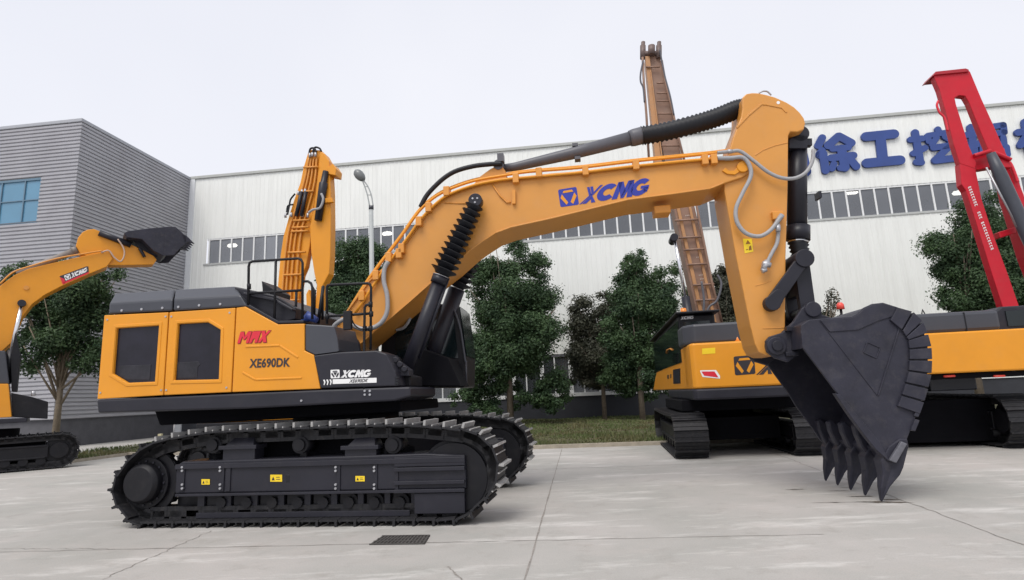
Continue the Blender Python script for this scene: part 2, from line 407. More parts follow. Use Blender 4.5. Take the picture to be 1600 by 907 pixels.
# ---------------- long white hall
wl = FB.Y(288, 440, 0)                    # left end of facade
XL = wl.x
roofz = FB.Y(925, 224.6, 0).z
def fz(py, px=925): return FB.Y(px, py, 0).z
WS_T, WS_B = FB.Y(925, 329.5, 0).z, FB.Y(925, 368.5, 0).z
XR = XL + 125
def streaks(M, amount, dark, sx=2.2, sz=.12):
    n = M.node_tree.nodes; l = M.node_tree.links; b = n['Principled BSDF']; src = b.inputs['Base Color'].links[0].from_socket
    t = n.new('ShaderNodeTexCoord'); mp = n.new('ShaderNodeMapping'); mp.inputs['Scale'].default_value = (sx, sx, sz); l.new(t.outputs['Object'], mp.inputs[0])
    z = n.new('ShaderNodeTexNoise'); z.inputs['Scale'].default_value = 1; z.inputs['Detail'].default_value = 8; z.inputs['Roughness'].default_value = .65; l.new(mp.outputs[0], z.inputs['Vector'])
    r_ = n.new('ShaderNodeValToRGB'); r_.color_ramp.elements[0].position = .45; r_.color_ramp.elements[1].position = .75; r_.color_ramp.elements[0].color = (0, 0, 0, 1); r_.color_ramp.elements[1].color = (amount, amount, amount, 1); l.new(z.outputs['Fac'], r_.inputs[0])
    x = n.new('ShaderNodeMix'); x.data_type = 'RGBA'; l.new(r_.outputs[0], x.inputs[0]); l.new(src, x.inputs[6]); x.inputs[7].default_value = (*dark, 1); l.new(x.outputs[2], b.inputs['Base Color'])
hall = thing('factory_hall', 'long white ribbed metal factory hall with a high window strip', 'building', FB)
WALLM = mat('white ribbed cladding', (.80, .81, .78), .5, var=.03, scale=.25)
streaks(WALLM, .28, (.52, .52, .49))
def ribbed(x0, x1, z0, z1, pitch=.34, dep=.016):
    mb = MB(); prof = []; x = x0
    while x < x1:
        for dx, dy in ((0, 0), (pitch*.72, 0), (pitch*.78, -dep), (pitch*.94, -dep), (pitch, 0)):
            if x+dx <= x1: prof.append((x+dx, dy))
        x += pitch
    for i in range(len(prof)-1):
        (a0, b0), (a1, b1) = prof[i], prof[i+1]
        if a1-a0 < 1e-6: continue
        mb.add([(a0, b0, z0), (a1, b1, z0), (a1, b1, z1), (a0, b0, z1)], [(0, 1, 2, 3)])
    return mb
gz0 = FB.Y(925, 551, 0).z                 # head of ground floor openings
gz1 = FB.Y(925, 615.5, 0).z               # sill
XW0 = FB.Y(325, 395, 0).x                 # window strip starts
ribbed(XL, XR, WS_T+.12, roofz).build('upper_wall', WALLM, hall)
ribbed(XL, XR, gz0, WS_B-.12).build('lower_wall', WALLM, hall)
ribbed(XL, XW0-.1, WS_B-.12, WS_T+.12).build('corner_wall', WALLM, hall)
MB().box(XL, XR, .02, .3, -.1, gz1-.12).build('plinth', mat('dark plinth render', (.032, .034, .042), .8, var=.2, scale=1), hall)
MB().box(XL, XR, 30, 30.2, 0, roofz-.3).build('rear_wall', WALLM, hall)
MB().box(XR, XR+.2, 0, 30, 0, roofz-.3).build('end_wall', WALLM, hall)
MB().box(XL+.1, XR, .35, 30, roofz-.5, roofz-.3).build('roof', GRY, hall)
MB().box(XL, XR+.2, -.12, .3, roofz-.002, roofz+.22).build('roof_trim', mat('parapet trim', (.42, .43, .41), .5, var=.06), hall, .02)
MB().box(XL-.02, XL+.45, -.1, .05, 0.1, roofz-.01).build('corner_trim', mat('light corner trim', (.68, .70, .72), .45, var=.03), hall)
# glazing
def glassmat(name, col, tr):
    M = bpy.data.materials.new(name); M.use_nodes = True; n = M.node_tree.nodes; l = M.node_tree.links
    b = n['Principled BSDF']; b.inputs['Roughness'].default_value = .12; b.inputs['Specular IOR Level'].default_value = .8
    t = n.new('ShaderNodeTexCoord'); z = n.new('ShaderNodeTexNoise'); z.inputs['Scale'].default_value = .6; l.new(t.outputs['Object'], z.inputs['Vector'])
    oi = n.new('ShaderNodeObjectInfo'); ad = n.new('ShaderNodeMath'); ad.operation = 'ADD'
    mu = n.new('ShaderNodeMath'); mu.operation = 'MULTIPLY'; mu.inputs[1].default_value = .55; l.new(oi.outputs['Random'], mu.inputs[0])
    mu2 = n.new('ShaderNodeMath'); mu2.operation = 'MULTIPLY'; mu2.inputs[1].default_value = .6; l.new(z.outputs['Fac'], mu2.inputs[0])
    l.new(mu.outputs[0], ad.inputs[0]); l.new(mu2.outputs[0], ad.inputs[1])
    r = n.new('ShaderNodeValToRGB'); r.color_ramp.elements[0].color = (*[c_*.75 for c_ in col], 1); r.color_ramp.elements[1].color = (*[c_*1.25 for c_ in col], 1)
    l.new(ad.outputs[0], r.inputs[0]); l.new(r.outputs[0], b.inputs['Base Color'])
    tb = n.new('ShaderNodeBsdfTransparent'); ms = n.new('ShaderNodeMixShader'); ms.inputs[0].default_value = tr
    l.new(b.outputs[0], ms.inputs[1]); l.new(tb.outputs[0], ms.inputs[2]); l.new(ms.outputs[0], n['Material Output'].inputs[0])
    return M
GL = glassmat('strip window glass', (.16, .17, .19), .3)
GL2 = glassmat('ground floor glass', (.05, .055, .06), .15)
pw = (FB.Y(1372, 296.6, 0).x-FB.Y(1262, 305, 0).x)/5.0
MB().box(XW0-.1, XR, .02, .25, WS_T, WS_T+.12).build('strip_head', WFR, hall)
MB().box(XW0-.3, XR, -.06, .25, WS_B-.14, WS_B).build('strip_sill', mat('grey sill', (.45, .46, .45), .5, var=.05), hall)
fm = MB().box(0, .11, 0, .1, WS_B, WS_T); win0 = fm.build('window', WFR, hall); win0.location = (XW0, .02, 0)
pm = MB().box(.11, pw, .05, .07, WS_B, WS_T); pane0 = pm.build('pane', GL, win0)
nwin = min(98, int((XR-XW0)/pw)); k = 1
for k in range(1, nwin):
    o = win0.copy(); C.objects.link(o); o.location = (XW0+pw*k, .02, 0); o.parent = hall
    p = pane0.copy(); C.objects.link(p); p.parent = o
# room behind glass, pale rear and ceiling, lamps that are on
ROOM = mat('hall interior', (.20, .20, .22), .8, var=.3, scale=.3)
rm = MB(); rm.box(XL+.5, XR-.5, 12, 12.1, 0, roofz-.6); rm.box(XL+.5, XR-.5, .5, 12, 0.02, .06); rm.build('interior_wall', ROOM, hall)
LAMP = bpy.data.materials.new('lit hall lamp'); LAMP.use_nodes = True
lb = LAMP.node_tree.nodes['Principled BSDF']; lb.inputs['Emission Color'].default_value = (1, .97, .9, 1); lb.inputs['Emission Strength'].default_value = 9; lb.inputs['Base Color'].default_value = (.8, .8, .8, 1)
for (px, py) in [(363, 384.5), (605, 366), (1331, 301.5), (1498, 302.5)]:
    p = FB.Y(px, py, 2.2)
    MB().tube([(p.x-.42, 2.2, p.z), (p.x-.3, 2.2, p.z+.02), (p.x, 2.2, p.z+.05), (p.x+.3, 2.2, p.z+.02), (p.x+.42, 2.2, p.z)], [.03, .14, .17, .14, .03], 10).build('hall_lamp', LAMP, hall)
# ground floor windows: framed groups of two lights
dkw = MB().box(XL+.5, XR-1, .3, .34, gz1, gz0)
gw_x = FB.Y(889, 590, 0).x; gw_p = FB.Y(963, 590, 0).x-FB.Y(917, 590, 0).x
MB().box(XL, XR, -.05, .3, gz1-.12, gz1+.12).build('ground_sill', WFR, hall)
MB().box(XL, XR, .02, .3, gz0-.18, gz0).build('ground_head', mat('dark lintel', (.10, .10, .11), .7, var=.1), hall)
i0 = int((XL-gw_x)/gw_p)+1
first = None
for i in range(i0, i0+42):
    x = gw_x + i*gw_p
    if x < XL+.6 or x+gw_p > XR: continue
    if first is None:
        fr_ = MB(); z1 = gz1+.12; z2 = gz0-.18; ww = gw_p
        for xa, xb in ((0, .28), (ww*.5, ww*.5+.08)): fr_.box(xa, xb, 0, .12, z1, z2)
        first = fr_.build('window', WFR, hall); first.location = (x, .05, 0)
        gp = MB().box(.28, ww, .06, .08, z1, z2).build('pane', GL2, first)
    else:
        o = first.copy(); C.objects.link(o); o.location = (x, .05, 0); o.parent = hall
        p = gp.copy(); C.objects.link(p); p.parent = o
# blue sign characters: thick rounded strokes, each character a part
sign = thing('rooftop_sign', 'large blue raised characters mounted high on the white hall', 'sign', FB)
def sign_char(strokes, quad, r0):
    """strokes in unit square; rounded bars; quad px corners tl,tr,br,bl on the facade"""
    tl, tr, br, bl = [FB.Y(x, y, -.18) for x, y in quad]
    mb = MB()
    def P(u, v): return tl*(1-u)*(1-v)+tr*u*(1-v)+br*u*v+bl*(1-u)*v
    for k, stf in enumerate(strokes):
        rr = stf[0]*r0; pts = [P(u, v) for u, v in stf[1:]]
        # capsule-like slab for every segment
        for a_, b2 in zip(pts[:-1], pts[1:]):
            d = Vector((b2.x-a_.x, 0, b2.z-a_.z)); L_ = d.length or 1e-3; d /= L_; nn = Vector((-d.z, 0, d.x))
            ring = []
            for j in range(9): an = -math.pi/2+math.pi*j/8; ring.append(b2 + d*math.cos(an)*rr + nn*math.sin(an)*rr)
            for j in range(9): an = math.pi/2+math.pi*j/8; ring.append(a_ + d*math.cos(an)*rr + nn*math.sin(an)*rr)
            y0 = -.20-.002*k
            A = [(q.x, y0, q.z) for q in ring]; B = [(q.x, -.05, q.z) for q in ring]
            mb.loft(A, B)
    return mb.build('sign_character', SIGNB, sign)
xu = [(1.05, (.20, .06), (.08, .26)), (1.0, (.16, .40), (.08, .50), (.16, .56)), (1.1, (.18, .48), (.20, .93)),
      (1.15, (.60, .06), (.32, .28)), (1.15, (.62, .06), (.90, .26)), (.9, (.42, .38), (.82, .38)), (1.05, (.36, .62), (.92, .60)),
      (1.25, (.64, .40), (.68, .90)), (.9, (.42, .78), (.36, .90)), (1.1, (.84, .72), (.96, .90)), (.9, (.56, .90), (.68, .92))]
gong = [(1.35, (.13, .15), (.86, .15)), (1.35, (.10, .86), (.92, .86)), (1.35, (.50, .2), (.50, .8))]
wa = [(1.0, (.16, .10), (.18, .90)), (.9, (.04, .28), (.30, .28)), (.9, (.06, .66), (.32, .54)), (.9, (.10, .90), (.20, .92)),
      (.8, (.42, .22), (.94, .18)), (.85, (.66, .08), (.68, .2)), (.8, (.42, .22), (.42, .38)), (.85, (.94, .18), (.93, .32)), (.8, (.60, .30), (.48, .48)), (.8, (.78, .30), (.90, .42)),
      (.9, (.50, .56), (.88, .54), (.50, .88)), (1.0, (.50, .90), (.98, .88), (.98, .74))]
jue = [(1.0, (.16, .08), (.18, .92)), (.9, (.04, .28), (.30, .28)), (.9, (.06, .66), (.32, .54)),
       (.85, (.44, .14), (.92, .12), (.92, .32), (.46, .34)), (.85, (.44, .14), (.36, .90)), (.8, (.68, .42), (.68, .90)), (.8, (.52, .48), (.52, .64), (.88, .62)), (.8, (.88, .46), (.88, .64)), (.85, (.50, .74), (.50, .90), (.92, .88)), (.85, (.92, .72), (.92, .92))]
ji = [(1.1, (.22, .06), (.24, .94)), (1.0, (.04, .32), (.42, .30)), (.9, (.22, .4), (.06, .68)), (.9, (.26, .42), (.40, .56)), (1.1, (.56, .14), (.54, .6), (.46, .9)), (1.0, (.56, .14), (.82, .12), (.84, .8), (.98, .9))]
R0 = .235
sign_char(xu, [(1272, 213), (1335, 208), (1341, 266), (1278, 272)], R0)
sign_char(gong, [(1345, 206), (1404, 200), (1413, 258), (1349, 264)], R0)
sign_char(wa, [(1418, 203), (1489, 195), (1499, 254), (1426, 260)], R0)
sign_char(jue, [(1506, 196), (1572, 188), (1580, 246), (1512, 252)], R0)
sign_char(ji, [(1586, 190), (1660, 180), (1668, 238), (1592, 246)], R0)
sign_char([(1.5, (.2, .1), (.85, .1), (.95, .9), (.2, .92), (.2, .1))], [(1212, 225), (1256, 221), (1262, 273), (1216, 278)], R0)

# ---------------- grey slatted building at left
gb_roof = FB.Y(299, 279.2, 0).z
cor = FB.X(128.5, 186, XL)               # corner, on the plane of its right face
YC = cor.y; ZC = cor.z
grey = thing('slatted_building', 'grey building clad in horizontal metal slats, at left', 'building', FB)
SL = mat('grey slat cladding', (.36, .36, .385), .5, var=.07, scale=.4, dust=.05)
streaks(SL, .5, (.26, .25, .27), .5, .25)
slat0 = FB.X(92, 656.8, XL).z if False else 1.35
zb = FB.X(150, 652.5, XL).z
pitch = .235
prof = []
nsl = int((ZC-.25-zb)/pitch)
wt = FB.Y(65, 281, YC); wb = FB.Y(60, 343, YC)        # window right edge
WZ1, WZ0, WX1 = FB.Y(65, 281, YC).z, FB.Y(60, 345, YC).z, FB.Y(62, 312, YC).x
XG0 = XL-45
rw = MB(); fw_ = MB()
for k in range(nsl+1):
    z0 = zb + k*pitch
    # profile: flat band then dark recessed groove
    zs = [(z0, .0), (z0+.03, -.07), (z0+pitch*.70, -.07), (z0+pitch*.8, .0), (z0+pitch, .0)]
    for (za, da), (zc, dc) in zip(zs[:-1], zs[1:]):
        rw.add([(XL-da, YC+da, za), (XL-da, 0, za), (XL-dc, 0, zc), (XL-dc, YC+dc, zc)], [(0, 1, 2, 3)])
        if za >= WZ0-.06 and zc <= WZ1+.2:
            fw_.add([(WX1, YC+da, za), (XL-da, YC+da, za), (XL-dc, YC+dc, zc), (WX1, YC+dc, zc)], [(0, 1, 2, 3)])
        else:
            fw_.add([(XG0, YC+da, za), (XL-da, YC+da, za), (XL-dc, YC+dc, zc), (XG0, YC+dc, zc)], [(0, 1, 2, 3)])
rw.build('side_wall', SL, grey); fw_.build('front_wall', SL, grey)
MB().box(XG0, XL+.1, YC-.12, 0-.05, ZC-.22, ZC).build('roof', mat('roof edge grey', (.36, .37, .40), .5, var=.05), grey, .03)
MB().box(XG0, XL-.08, YC+.1, -.1, -.1, zb-.01).build('plinth', mat('dark plinth brick', (.085, .085, .095), .8, var=.2, scale=2), grey)
MB().box(XG0, XG0+.2, YC, -.1, 0, ZC-.3).build('end_wall', SL, grey)
wn = MB()
BW = glassmat('blue tinted glass', (.09, .22, .33), .0)
wf = MB()
x0w = WX1-9
wf.box(x0w, WX1, YC-.02, YC+.2, WZ1+.0, WZ1+.14); wf.box(x0w, WX1, YC-.02, YC+.2, WZ0-.14, WZ0)
xx = WX1
FRB = mat('blue grey window frame', (.12, .2, .27), .4, var=.05)
for j, dx in enumerate((0, 1.05, 2.6, 4.3, 5.4, 7.)): wf.box(WX1-dx-.07, WX1-dx, YC-.01, YC+.18, WZ0, WZ1)
wf.box(x0w, WX1-.07, YC-.005, YC+.15, WZ1-1.25, WZ1-1.19)
wo_ = wf.build('window', FRB, grey)
MB().box(x0w, WX1-.07, YC+.06, YC+.08, WZ0, WZ1).build('pane', BW, wo_)

# ---------------- trees
def leafmat(name, c1, c2):
    M = bpy.data.materials.new(name); M.use_nodes = True; n = M.node_tree.nodes; l = M.node_tree.links; b = n['Principled BSDF']
    b.inputs['Roughness'].default_value = .55; b.inputs['Specular IOR Level'].default_value = .35
    g_ = n.new('ShaderNodeNewGeometry'); z = n.new('ShaderNodeTexNoise'); z.inputs['Scale'].default_value = .9; z.inputs['Detail'].default_value = 4; l.new(g_.outputs['Position'], z.inputs['Vector'])
    ad = n.new('ShaderNodeMath'); ad.operation = 'ADD'; mu = n.new('ShaderNodeMath'); mu.operation = 'MULTIPLY'; mu.inputs[1].default_value = .36
    l.new(g_.outputs['Random Per Island'], mu.inputs[0]); l.new(mu.outputs[0], ad.inputs[0])
    m2 = n.new('ShaderNodeMath'); m2.operation = 'MULTIPLY_ADD'; m2.inputs[1].default_value = 1.3; m2.inputs[2].default_value = -.4; l.new(z.outputs['Fac'], m2.inputs[0]); l.new(m2.outputs[0], ad.inputs[1])
    r = n.new('ShaderNodeValToRGB'); r.color_ramp.elements[0].position = .1; r.color_ramp.elements[1].position = .9
    r.color_ramp.elements[0].color = (*c1, 1); r.color_ramp.elements[1].color = (*c2, 1); l.new(ad.outputs[0], r.inputs[0]); l.new(r.outputs[0], b.inputs['Base Color'])
    tr = n.new('ShaderNodeBsdfTranslucent'); l.new(r.outputs[0], tr.inputs[0]); ms = n.new('ShaderNodeMixShader'); ms.inputs[0].default_value = .25
    l.new(b.outputs[0], ms.inputs[1]); l.new(tr.outputs[0], ms.inputs[2]); l.new(ms.outputs[0], n['Material Output'].inputs[0])
    return M
LGREEN = leafmat('dark green leaves', (.026, .055, .028), (.095, .16, .062))
LRED = leafmat('bronze green leaves', (.038, .045, .03), (.105, .105, .07))
BARK = mat('bark', (.16, .13, .10), .9, var=.3, scale=6, bump=.6)
BARKL = mat('pale bark', (.22, .18, .13), .9, var=.25, scale=6, bump=.5)
def tree(px, depth, lobes, label, leaf=.2, nleaf=14000, lm=LGREEN, bark=BARK, tr=.14, base_py=None, open_=0., lean=0):
    """lobes: list of (px, py, rx_px, ry_px) ellipses of the crown seen at this depth"""
    d = ray(px, 640); t = depth/d.y; base = Vector((CAM.x+d.x*t, depth, .1))
    fr = Frame(base.x, base.y, 0)
    T = thing('tree', label, 'tree', None, 'trees before the factory buildings'); T.location = base
    rnd = random.Random(int(px*7)); V = []; F = []
    Ls = []
    for (lx, ly, rx, ry) in lobes:
        p = fr.Y(lx, ly, 0); s_ = depth/FPX*1.13
        Ls.append((Vector((p.x, rnd.uniform(-.4, .4), p.z)), rx*s_, ry*s_))
    vol = sum(a_[1]*a_[2] for a_ in Ls)
    clumps = []
    for (c_, rx, rz) in Ls:
        k = max(9, int((190 if not open_ else 120)*rx*rz/vol))
        for _ in range(k):
            while True:
                q = Vector((rnd.uniform(-1, 1), rnd.uniform(-1, 1), rnd.uniform(-1, 1)))
                if q.length < 1.0: break
            rc = rnd.uniform(.22, .48)*min(rx, rz)
            clumps.append((c_+Vector((q.x*(rx-rc*.45), q.y*(rx-rc*.5)*.7, q.z*(rz-rc*.45))), rc))
    tot = sum(r_**2 for _, r_ in clumps)
    for (c_, rc) in clumps:
        k = int(nleaf*(2.1 if not open_ else 1.8)*rc*rc/tot)
        for _ in range(k):
            q = Vector((rnd.gauss(0, 1), rnd.gauss(0, 1), rnd.gauss(0, 1))).normalized()*rc*(rnd.random()**.6)*(1.35 if rnd.random() < .2 else 1)
            q.z *= .8; p = c_+q; s_ = leaf*rnd.uniform(.6, 1.25)
            a_ = Vector((rnd.gauss(0, 1), rnd.gauss(0, 1), rnd.gauss(0, .6))).normalized(); nb = (q.normalized()+Vector((rnd.gauss(0, .6), rnd.gauss(0, .6), .5+rnd.gauss(0, .4)))).normalized()
            b2 = a_.cross(nb).normalized(); a_ = b2.cross(nb).normalized()
            o = len(V); V += [p-a_*s_*.5, p+b2*s_*.28+nb*.02, p+a_*s_*.5, p-b2*s_*.28+nb*.02]; F.append((o, o+1, o+2, o+3))
    me = bpy.data.meshes.new('crown'); me.from_pydata([tuple(v) for v in V], [], F); me.materials.append(lm)
    o = bpy.data.objects.new('crown', me); C.objects.link(o); o.parent = T
    tb = MB(); top = max(Ls, key=lambda a_: a_[0].z); tz = top[0].z
    tb.tube([(0, 0, -.1), (.03, 0, tz*.3), (-.04+lean*.3, .05, tz*.6), (top[0].x, 0, tz)], [tr*1.25, tr, tr*.6, .03], 8)
    for (c_, rx, rz) in Ls:
        for _ in range(3):
            z0 = rnd.uniform(.25, .6)*tz; e = c_+Vector((rnd.uniform(-.8, .8)*rx, rnd.uniform(-.6, .6)*rx, rnd.uniform(-.3, .7)*rz))
            if e.z < z0: continue
            mid = Vector((e.x*.45, e.y*.45, (z0+e.z)*.48)); tb.tube([(0, 0, z0), mid, e], [tr*.45, tr*.3, .02], 6)
    for _ in range(10 if open_ else 0):
        e = rnd.choice(clumps)[0]; z0 = .35*tz; tb.tube([(0, 0, z0), (e.x*.4, e.y*.4, (z0+e.z)*.5), tuple(e)], [tr*.3, tr*.2, .01], 5)
    tb.build('trunk', bark, T)
    return T
tree(90, 25, [(60, 480, 58, 60), (125, 470, 56, 60), (150, 535, 40, 62), (85, 545, 68, 46), (160, 440, 38, 32), (30, 450, 40, 45), (120, 510, 50, 50)], 'loose dark green tree with pale trunk before the grey slatted wall',   .15, 22000, bark=BARKL, tr=.12, open_=1)
tree(560, 33, [(560, 410, 42, 45), (540, 450, 40, 45), (590, 470, 38, 60), (550, 500, 50, 50)], 'green tree behind the street lamp post', .16, 34000)
tree(797, 33, [(795, 405, 34, 36), (765, 450, 42, 50), (832, 445, 36, 60), (838, 480, 38, 50), (805, 520, 68, 60), (760, 580, 45, 55), (838, 585, 40, 50), (800, 625, 62, 30), (745, 625, 26, 26), (850, 630, 26, 22), (760, 430, 34, 34), (810, 480, 60, 60), (770, 540, 56, 50), (752, 600, 40, 36), (855, 610, 34, 34), (790, 630, 90, 20)], 'widest and tallest green tree under the raised boom', .155, 62000, tr=.16)
tree(944, 36, [(925, 500, 40, 50), (905, 520, 26, 45), (940, 560, 46, 46), (960, 480, 26, 34), (915, 565, 34, 36), (925, 600, 38, 20)], 'bronze tinged upright tree left of the two-tone green tree',   .18, 17000, lm=LRED, open_=1, tr=.12)
tree(1003, 33, [(992, 410, 20, 24), (990, 432, 32, 38), (1000, 480, 45, 45), (975, 530, 38, 50), (1020, 530, 40, 50), (1000, 585, 55, 42), (1045, 475, 30, 55), (1010, 470, 44, 50), (985, 560, 45, 45), (1000, 605, 50, 26)], 'dense green tree left of the rear facing excavator cab', .155, 46000, tr=.14)
tree(1140, 35, [(1135, 450, 26, 34), (1130, 490, 30, 40), (1150, 480, 25, 30)], 'thin bronze tree between tall boom and orange stick', .18, 11000, lm=LRED, open_=1, tr=.1)
tree(1535, 28, [(1540, 345, 45, 42), (1500, 400, 44, 55), (1560, 410, 50, 60), (1530, 460, 60, 50), (1490, 470, 25, 30), (1600, 440, 40, 60), (1600, 380, 40, 60), (1550, 440, 70, 60), (1520, 395, 60, 60)], 'dark green tree behind the red boom', .14, 56000, tr=.16)
tree(1297, 30, [(1297, 470, 12, 16), (1300, 500, 18, 20)], 'small wispy treetop above the big bucket', .14, 700, lm=LRED, open_=1, tr=.06)

# ---------------- street lamp
LD = 26.0
d = ray(583, 424); t = LD/d.y; lb_ = CAM+d*t; FLp = Frame(lb_.x, LD, 0)
lamp = thing('street_lamp', 'tall grey street lamp with curved arm and oval head', 'street lamp', FLp)
PG = mat('lamp post grey', (.36, .38, .38), .5, var=.05)
pt = FLp.Y(580, 323, 0)
MB().tube([(0, 0, .1), (pt.x*.5, 0, pt.z*.5), (pt.x, 0, pt.z)], [.15, .125, .1], 14).build('post', PG, lamp)
MB().tube([(pt.x, 0, pt.z-.15), (pt.x, 0, pt.z+.02)], .115, 14).build('collar', GRY, lamp)
am = MB()
A1 = [FLp.Y(x, y, 0) for x, y in [(577.5, 322), (574, 305), (570, 292), (566.5, 283)]]
A2 = [FLp.Y(x, y, 0) for x, y in [(583, 322), (580, 305), (575, 292), (568, 282)]]
am.tube(smooth_path(A1), .03, 8); am.tube(smooth_path(A2), .03, 8)
for i in (1, 2): am.tube([A1[i], A2[i]], .02, 6)
am.build('arm', PG, lamp)
hc = FLp.Y(561, 273, 0)
hm = MB(); N = 18
dirv = (FLp.Y(554, 265, 0)-FLp.Y(569, 282, 0)).normalized()
path = [FLp.Y(569, 282.5, 0)+dirv*x for x in (0, .08, .22, .4, .56, .66, .70)]
hm.tube(path, [.05, .14, .21, .23, .19, .1, .02], N)
hd = hm.build('lamp_head', mat('lamp head grey', (.16, .17, .17), .35, var=.1), lamp)

# ================================================================== MACHINES
from mathutils.geometry import tessellate_polygon
def PY(fr, c, pts): return [(lambda p: (p.x, p.z))(fr.Y(x, y, c)) for x, y in pts]
def V3(fr, c, pts): return [fr.Y(x, y, c) for x, y in pts]
def plate(mb, outer, holes, c0, c1):
    loops = [outer]+holes
    tris = tessellate_polygon([[Vector((p[0], p[1], 0)) for p in lp] for lp in loops])
    flat = [p for lp in loops for p in lp]; n = len(flat)
    V = [(p[0], c0, p[1]) for p in flat]+[(p[0], c1, p[1]) for p in flat]
    F = [tuple(t) for t in tris]+[tuple(i+n for i in reversed(t)) for t in tris]
    o = 0
    for lp in loops:
        k = len(lp)
        for i in range(k): a = o+i; b_ = o+(i+1) % k; F.append((a, b_, b_+n, a+n))
        o += k
    return mb.add(V, F)
def shrink(pts, s):
    cx = sum(p[0] for p in pts)/len(pts); cz = sum(p[1] for p in pts)/len(pts)
    return [(cx+(p[0]-cx)*s, cz+(p[1]-cz)*s) for p in pts]
def offset_poly(pts, d):
    n = len(pts); ar = sum(pts[i][0]*pts[(i+1) % n][1]-pts[(i+1) % n][0]*pts[i][1] for i in range(n)); sg = 1 if ar > 0 else -1
    out = []
    for i in range(n):
        p0 = Vector(pts[i-1]); p1 = Vector(pts[i]); p2 = Vector(pts[(i+1) % n])
        a_ = (p1-p0).normalized(); b_ = (p2-p1).normalized(); na = Vector((a_.y, -a_.x))*sg; nb = Vector((b_.y, -b_.x))*sg
        m_ = (na+nb); m_ = m_/max(.3, m_.dot(na)) if m_.length > 1e-6 else na
        out.append(tuple(p1+m_*d))
    return out
def two_mat(o, m2, faces):
    o.data.materials.append(m2)
    for f in faces: o.data.polygons[f].material_index = 1

def shoe_mesh(width, pitch, scuffed, gh=.065):
    mb = MB(); w2 = width/2
    mb.box(-pitch*.49, pitch*.47, -w2, w2, -.03, 0)
    mb.box(-pitch*.42, -pitch*.36, -w2, w2, 0, gh*.25)
    mb.box(-pitch*.04, pitch*.02, -w2, w2, 0, gh*.3)
    mb.box(pitch*.32, pitch*.44, -w2, w2, 0, gh)
    mb.box(-pitch*.35, pitch*.35, -.13, -.06, -.15, -.03); mb.box(-pitch*.35, pitch*.35, .06, .13, -.15, -.03)
    o = mb.build('track_shoe', SHOE, None, 0)
    if scuffed: two_mat(o, SHOEW, list(range(12, 24)))
    return o
def resample(loop, N):
    P = [Vector(p) for p in loop]; P.append(P[0]); L_ = [0]
    for a_, b_ in zip(P[:-1], P[1:]): L_.append(L_[-1]+(b_-a_).length)
    out = []; T_ = L_[-1]; j = 0
    for i in range(N):
        s_ = T_*i/N
        while L_[j+1] < s_: j += 1
        t = (s_-L_[j])/(L_[j+1]-L_[j]); out.append(P[j].lerp(P[j+1], t))
    return out, T_/N
def crawler(parent, loop, yc, width, N, gh=.065, scuff=None, loc=(0, 0, 0), rz=0, drive='left', idr=None, shoes=True):
    """loop: closed (x,z) outline of the shoes' outer faces, counter-clockwise seen from -y"""
    pts, pitch = resample(loop, N)
    cx = sum(p.x for p in pts)/N; cz = sum(p.y for p in pts)/N
    inner = MB()
    # the link chain inside the shoes
    n = len(pts); ins = []
    for i in range(n):
        d = (pts[(i+1) % n]-pts[i-1]).normalized(); nn = Vector((-d.y, d.x))
        if nn.dot(Vector((cx, cz))-pts[i]) < 0: nn = -nn
        ins.append((pts[i], d, nn))
    for (p, d, nn) in ins:
        c_ = p+nn*(gh+.135); a_ = c_-d*pitch*.52; b_ = c_+d*pitch*.52
        for s_ in (-1, 1): inner.obox((a_.x, yc+s_*.1, a_.y), (b_.x, yc+s_*.1, b_.y), .06, .15, up=(nn.x, 0, nn.y))
    tr = inner.build('track', SHOE, parent)
    tr.location = loc; tr.rotation_euler = (0, 0, rz)
    if shoes:
        A = shoe_mesh(width, pitch, False, gh); B = shoe_mesh(width, pitch, True, gh)
        useA = useB = False
        for (p, d, nn) in ins:
            f = scuff(p) if scuff else False
            src = B if f else A
            if f and not useB: o = B; useB = True
            elif not f and not useA: o = A; useA = True
            else: o = src.copy(); C.objects.link(o)
            o.parent = tr
            X_ = Vector((d.x, 0, d.y)); Z_ = Vector((-nn.x, 0, -nn.y)); Y_ = Z_.cross(X_)
            M_ = Matrix((X_, Y_, Z_)).transposed().to_4x4(); c_ = p+nn*gh; M_.translation = Vector((c_.x, yc, c_.y))
            o.matrix_local = M_
        for o, u in ((A, useA), (B, useB)):
            if not u: bpy.data.objects.remove(o)
    return tr
def stadium(x0, x1, h, r0, r1, sag=.0, n=10):
    """track outline: flat bottom from x0+.. to x1-.., round ends radii r0 (left) and r1 (right)"""
    P = []
    c0 = (x0+r0, max(r0, h*.5)); c1 = (x1-r1, max(r1, h*.5))
    for i in range(n+1): a_ = -math.pi/2 + math.pi*i/n; P.append((c1[0]+r1*math.cos(a_), r1*(1+math.sin(a_))*h/(2*r1)))
    k = 8
    for i in range(1, k): t = i/k; P.append((c1[0]*(1-t)+c0[0]*t, h - sag*math.sin(math.pi*t)))
    for i in range(n+1): a_ = math.pi/2 + math.pi*i/n; P.append((c0[0]+r0*math.cos(a_), h*(1+math.sin(a_))/2))
    return P
def disc(mb, x, z, r, c0, c1, n=28):
    return mb.tube([(x, c0, z), (x, c1, z)], r, n)

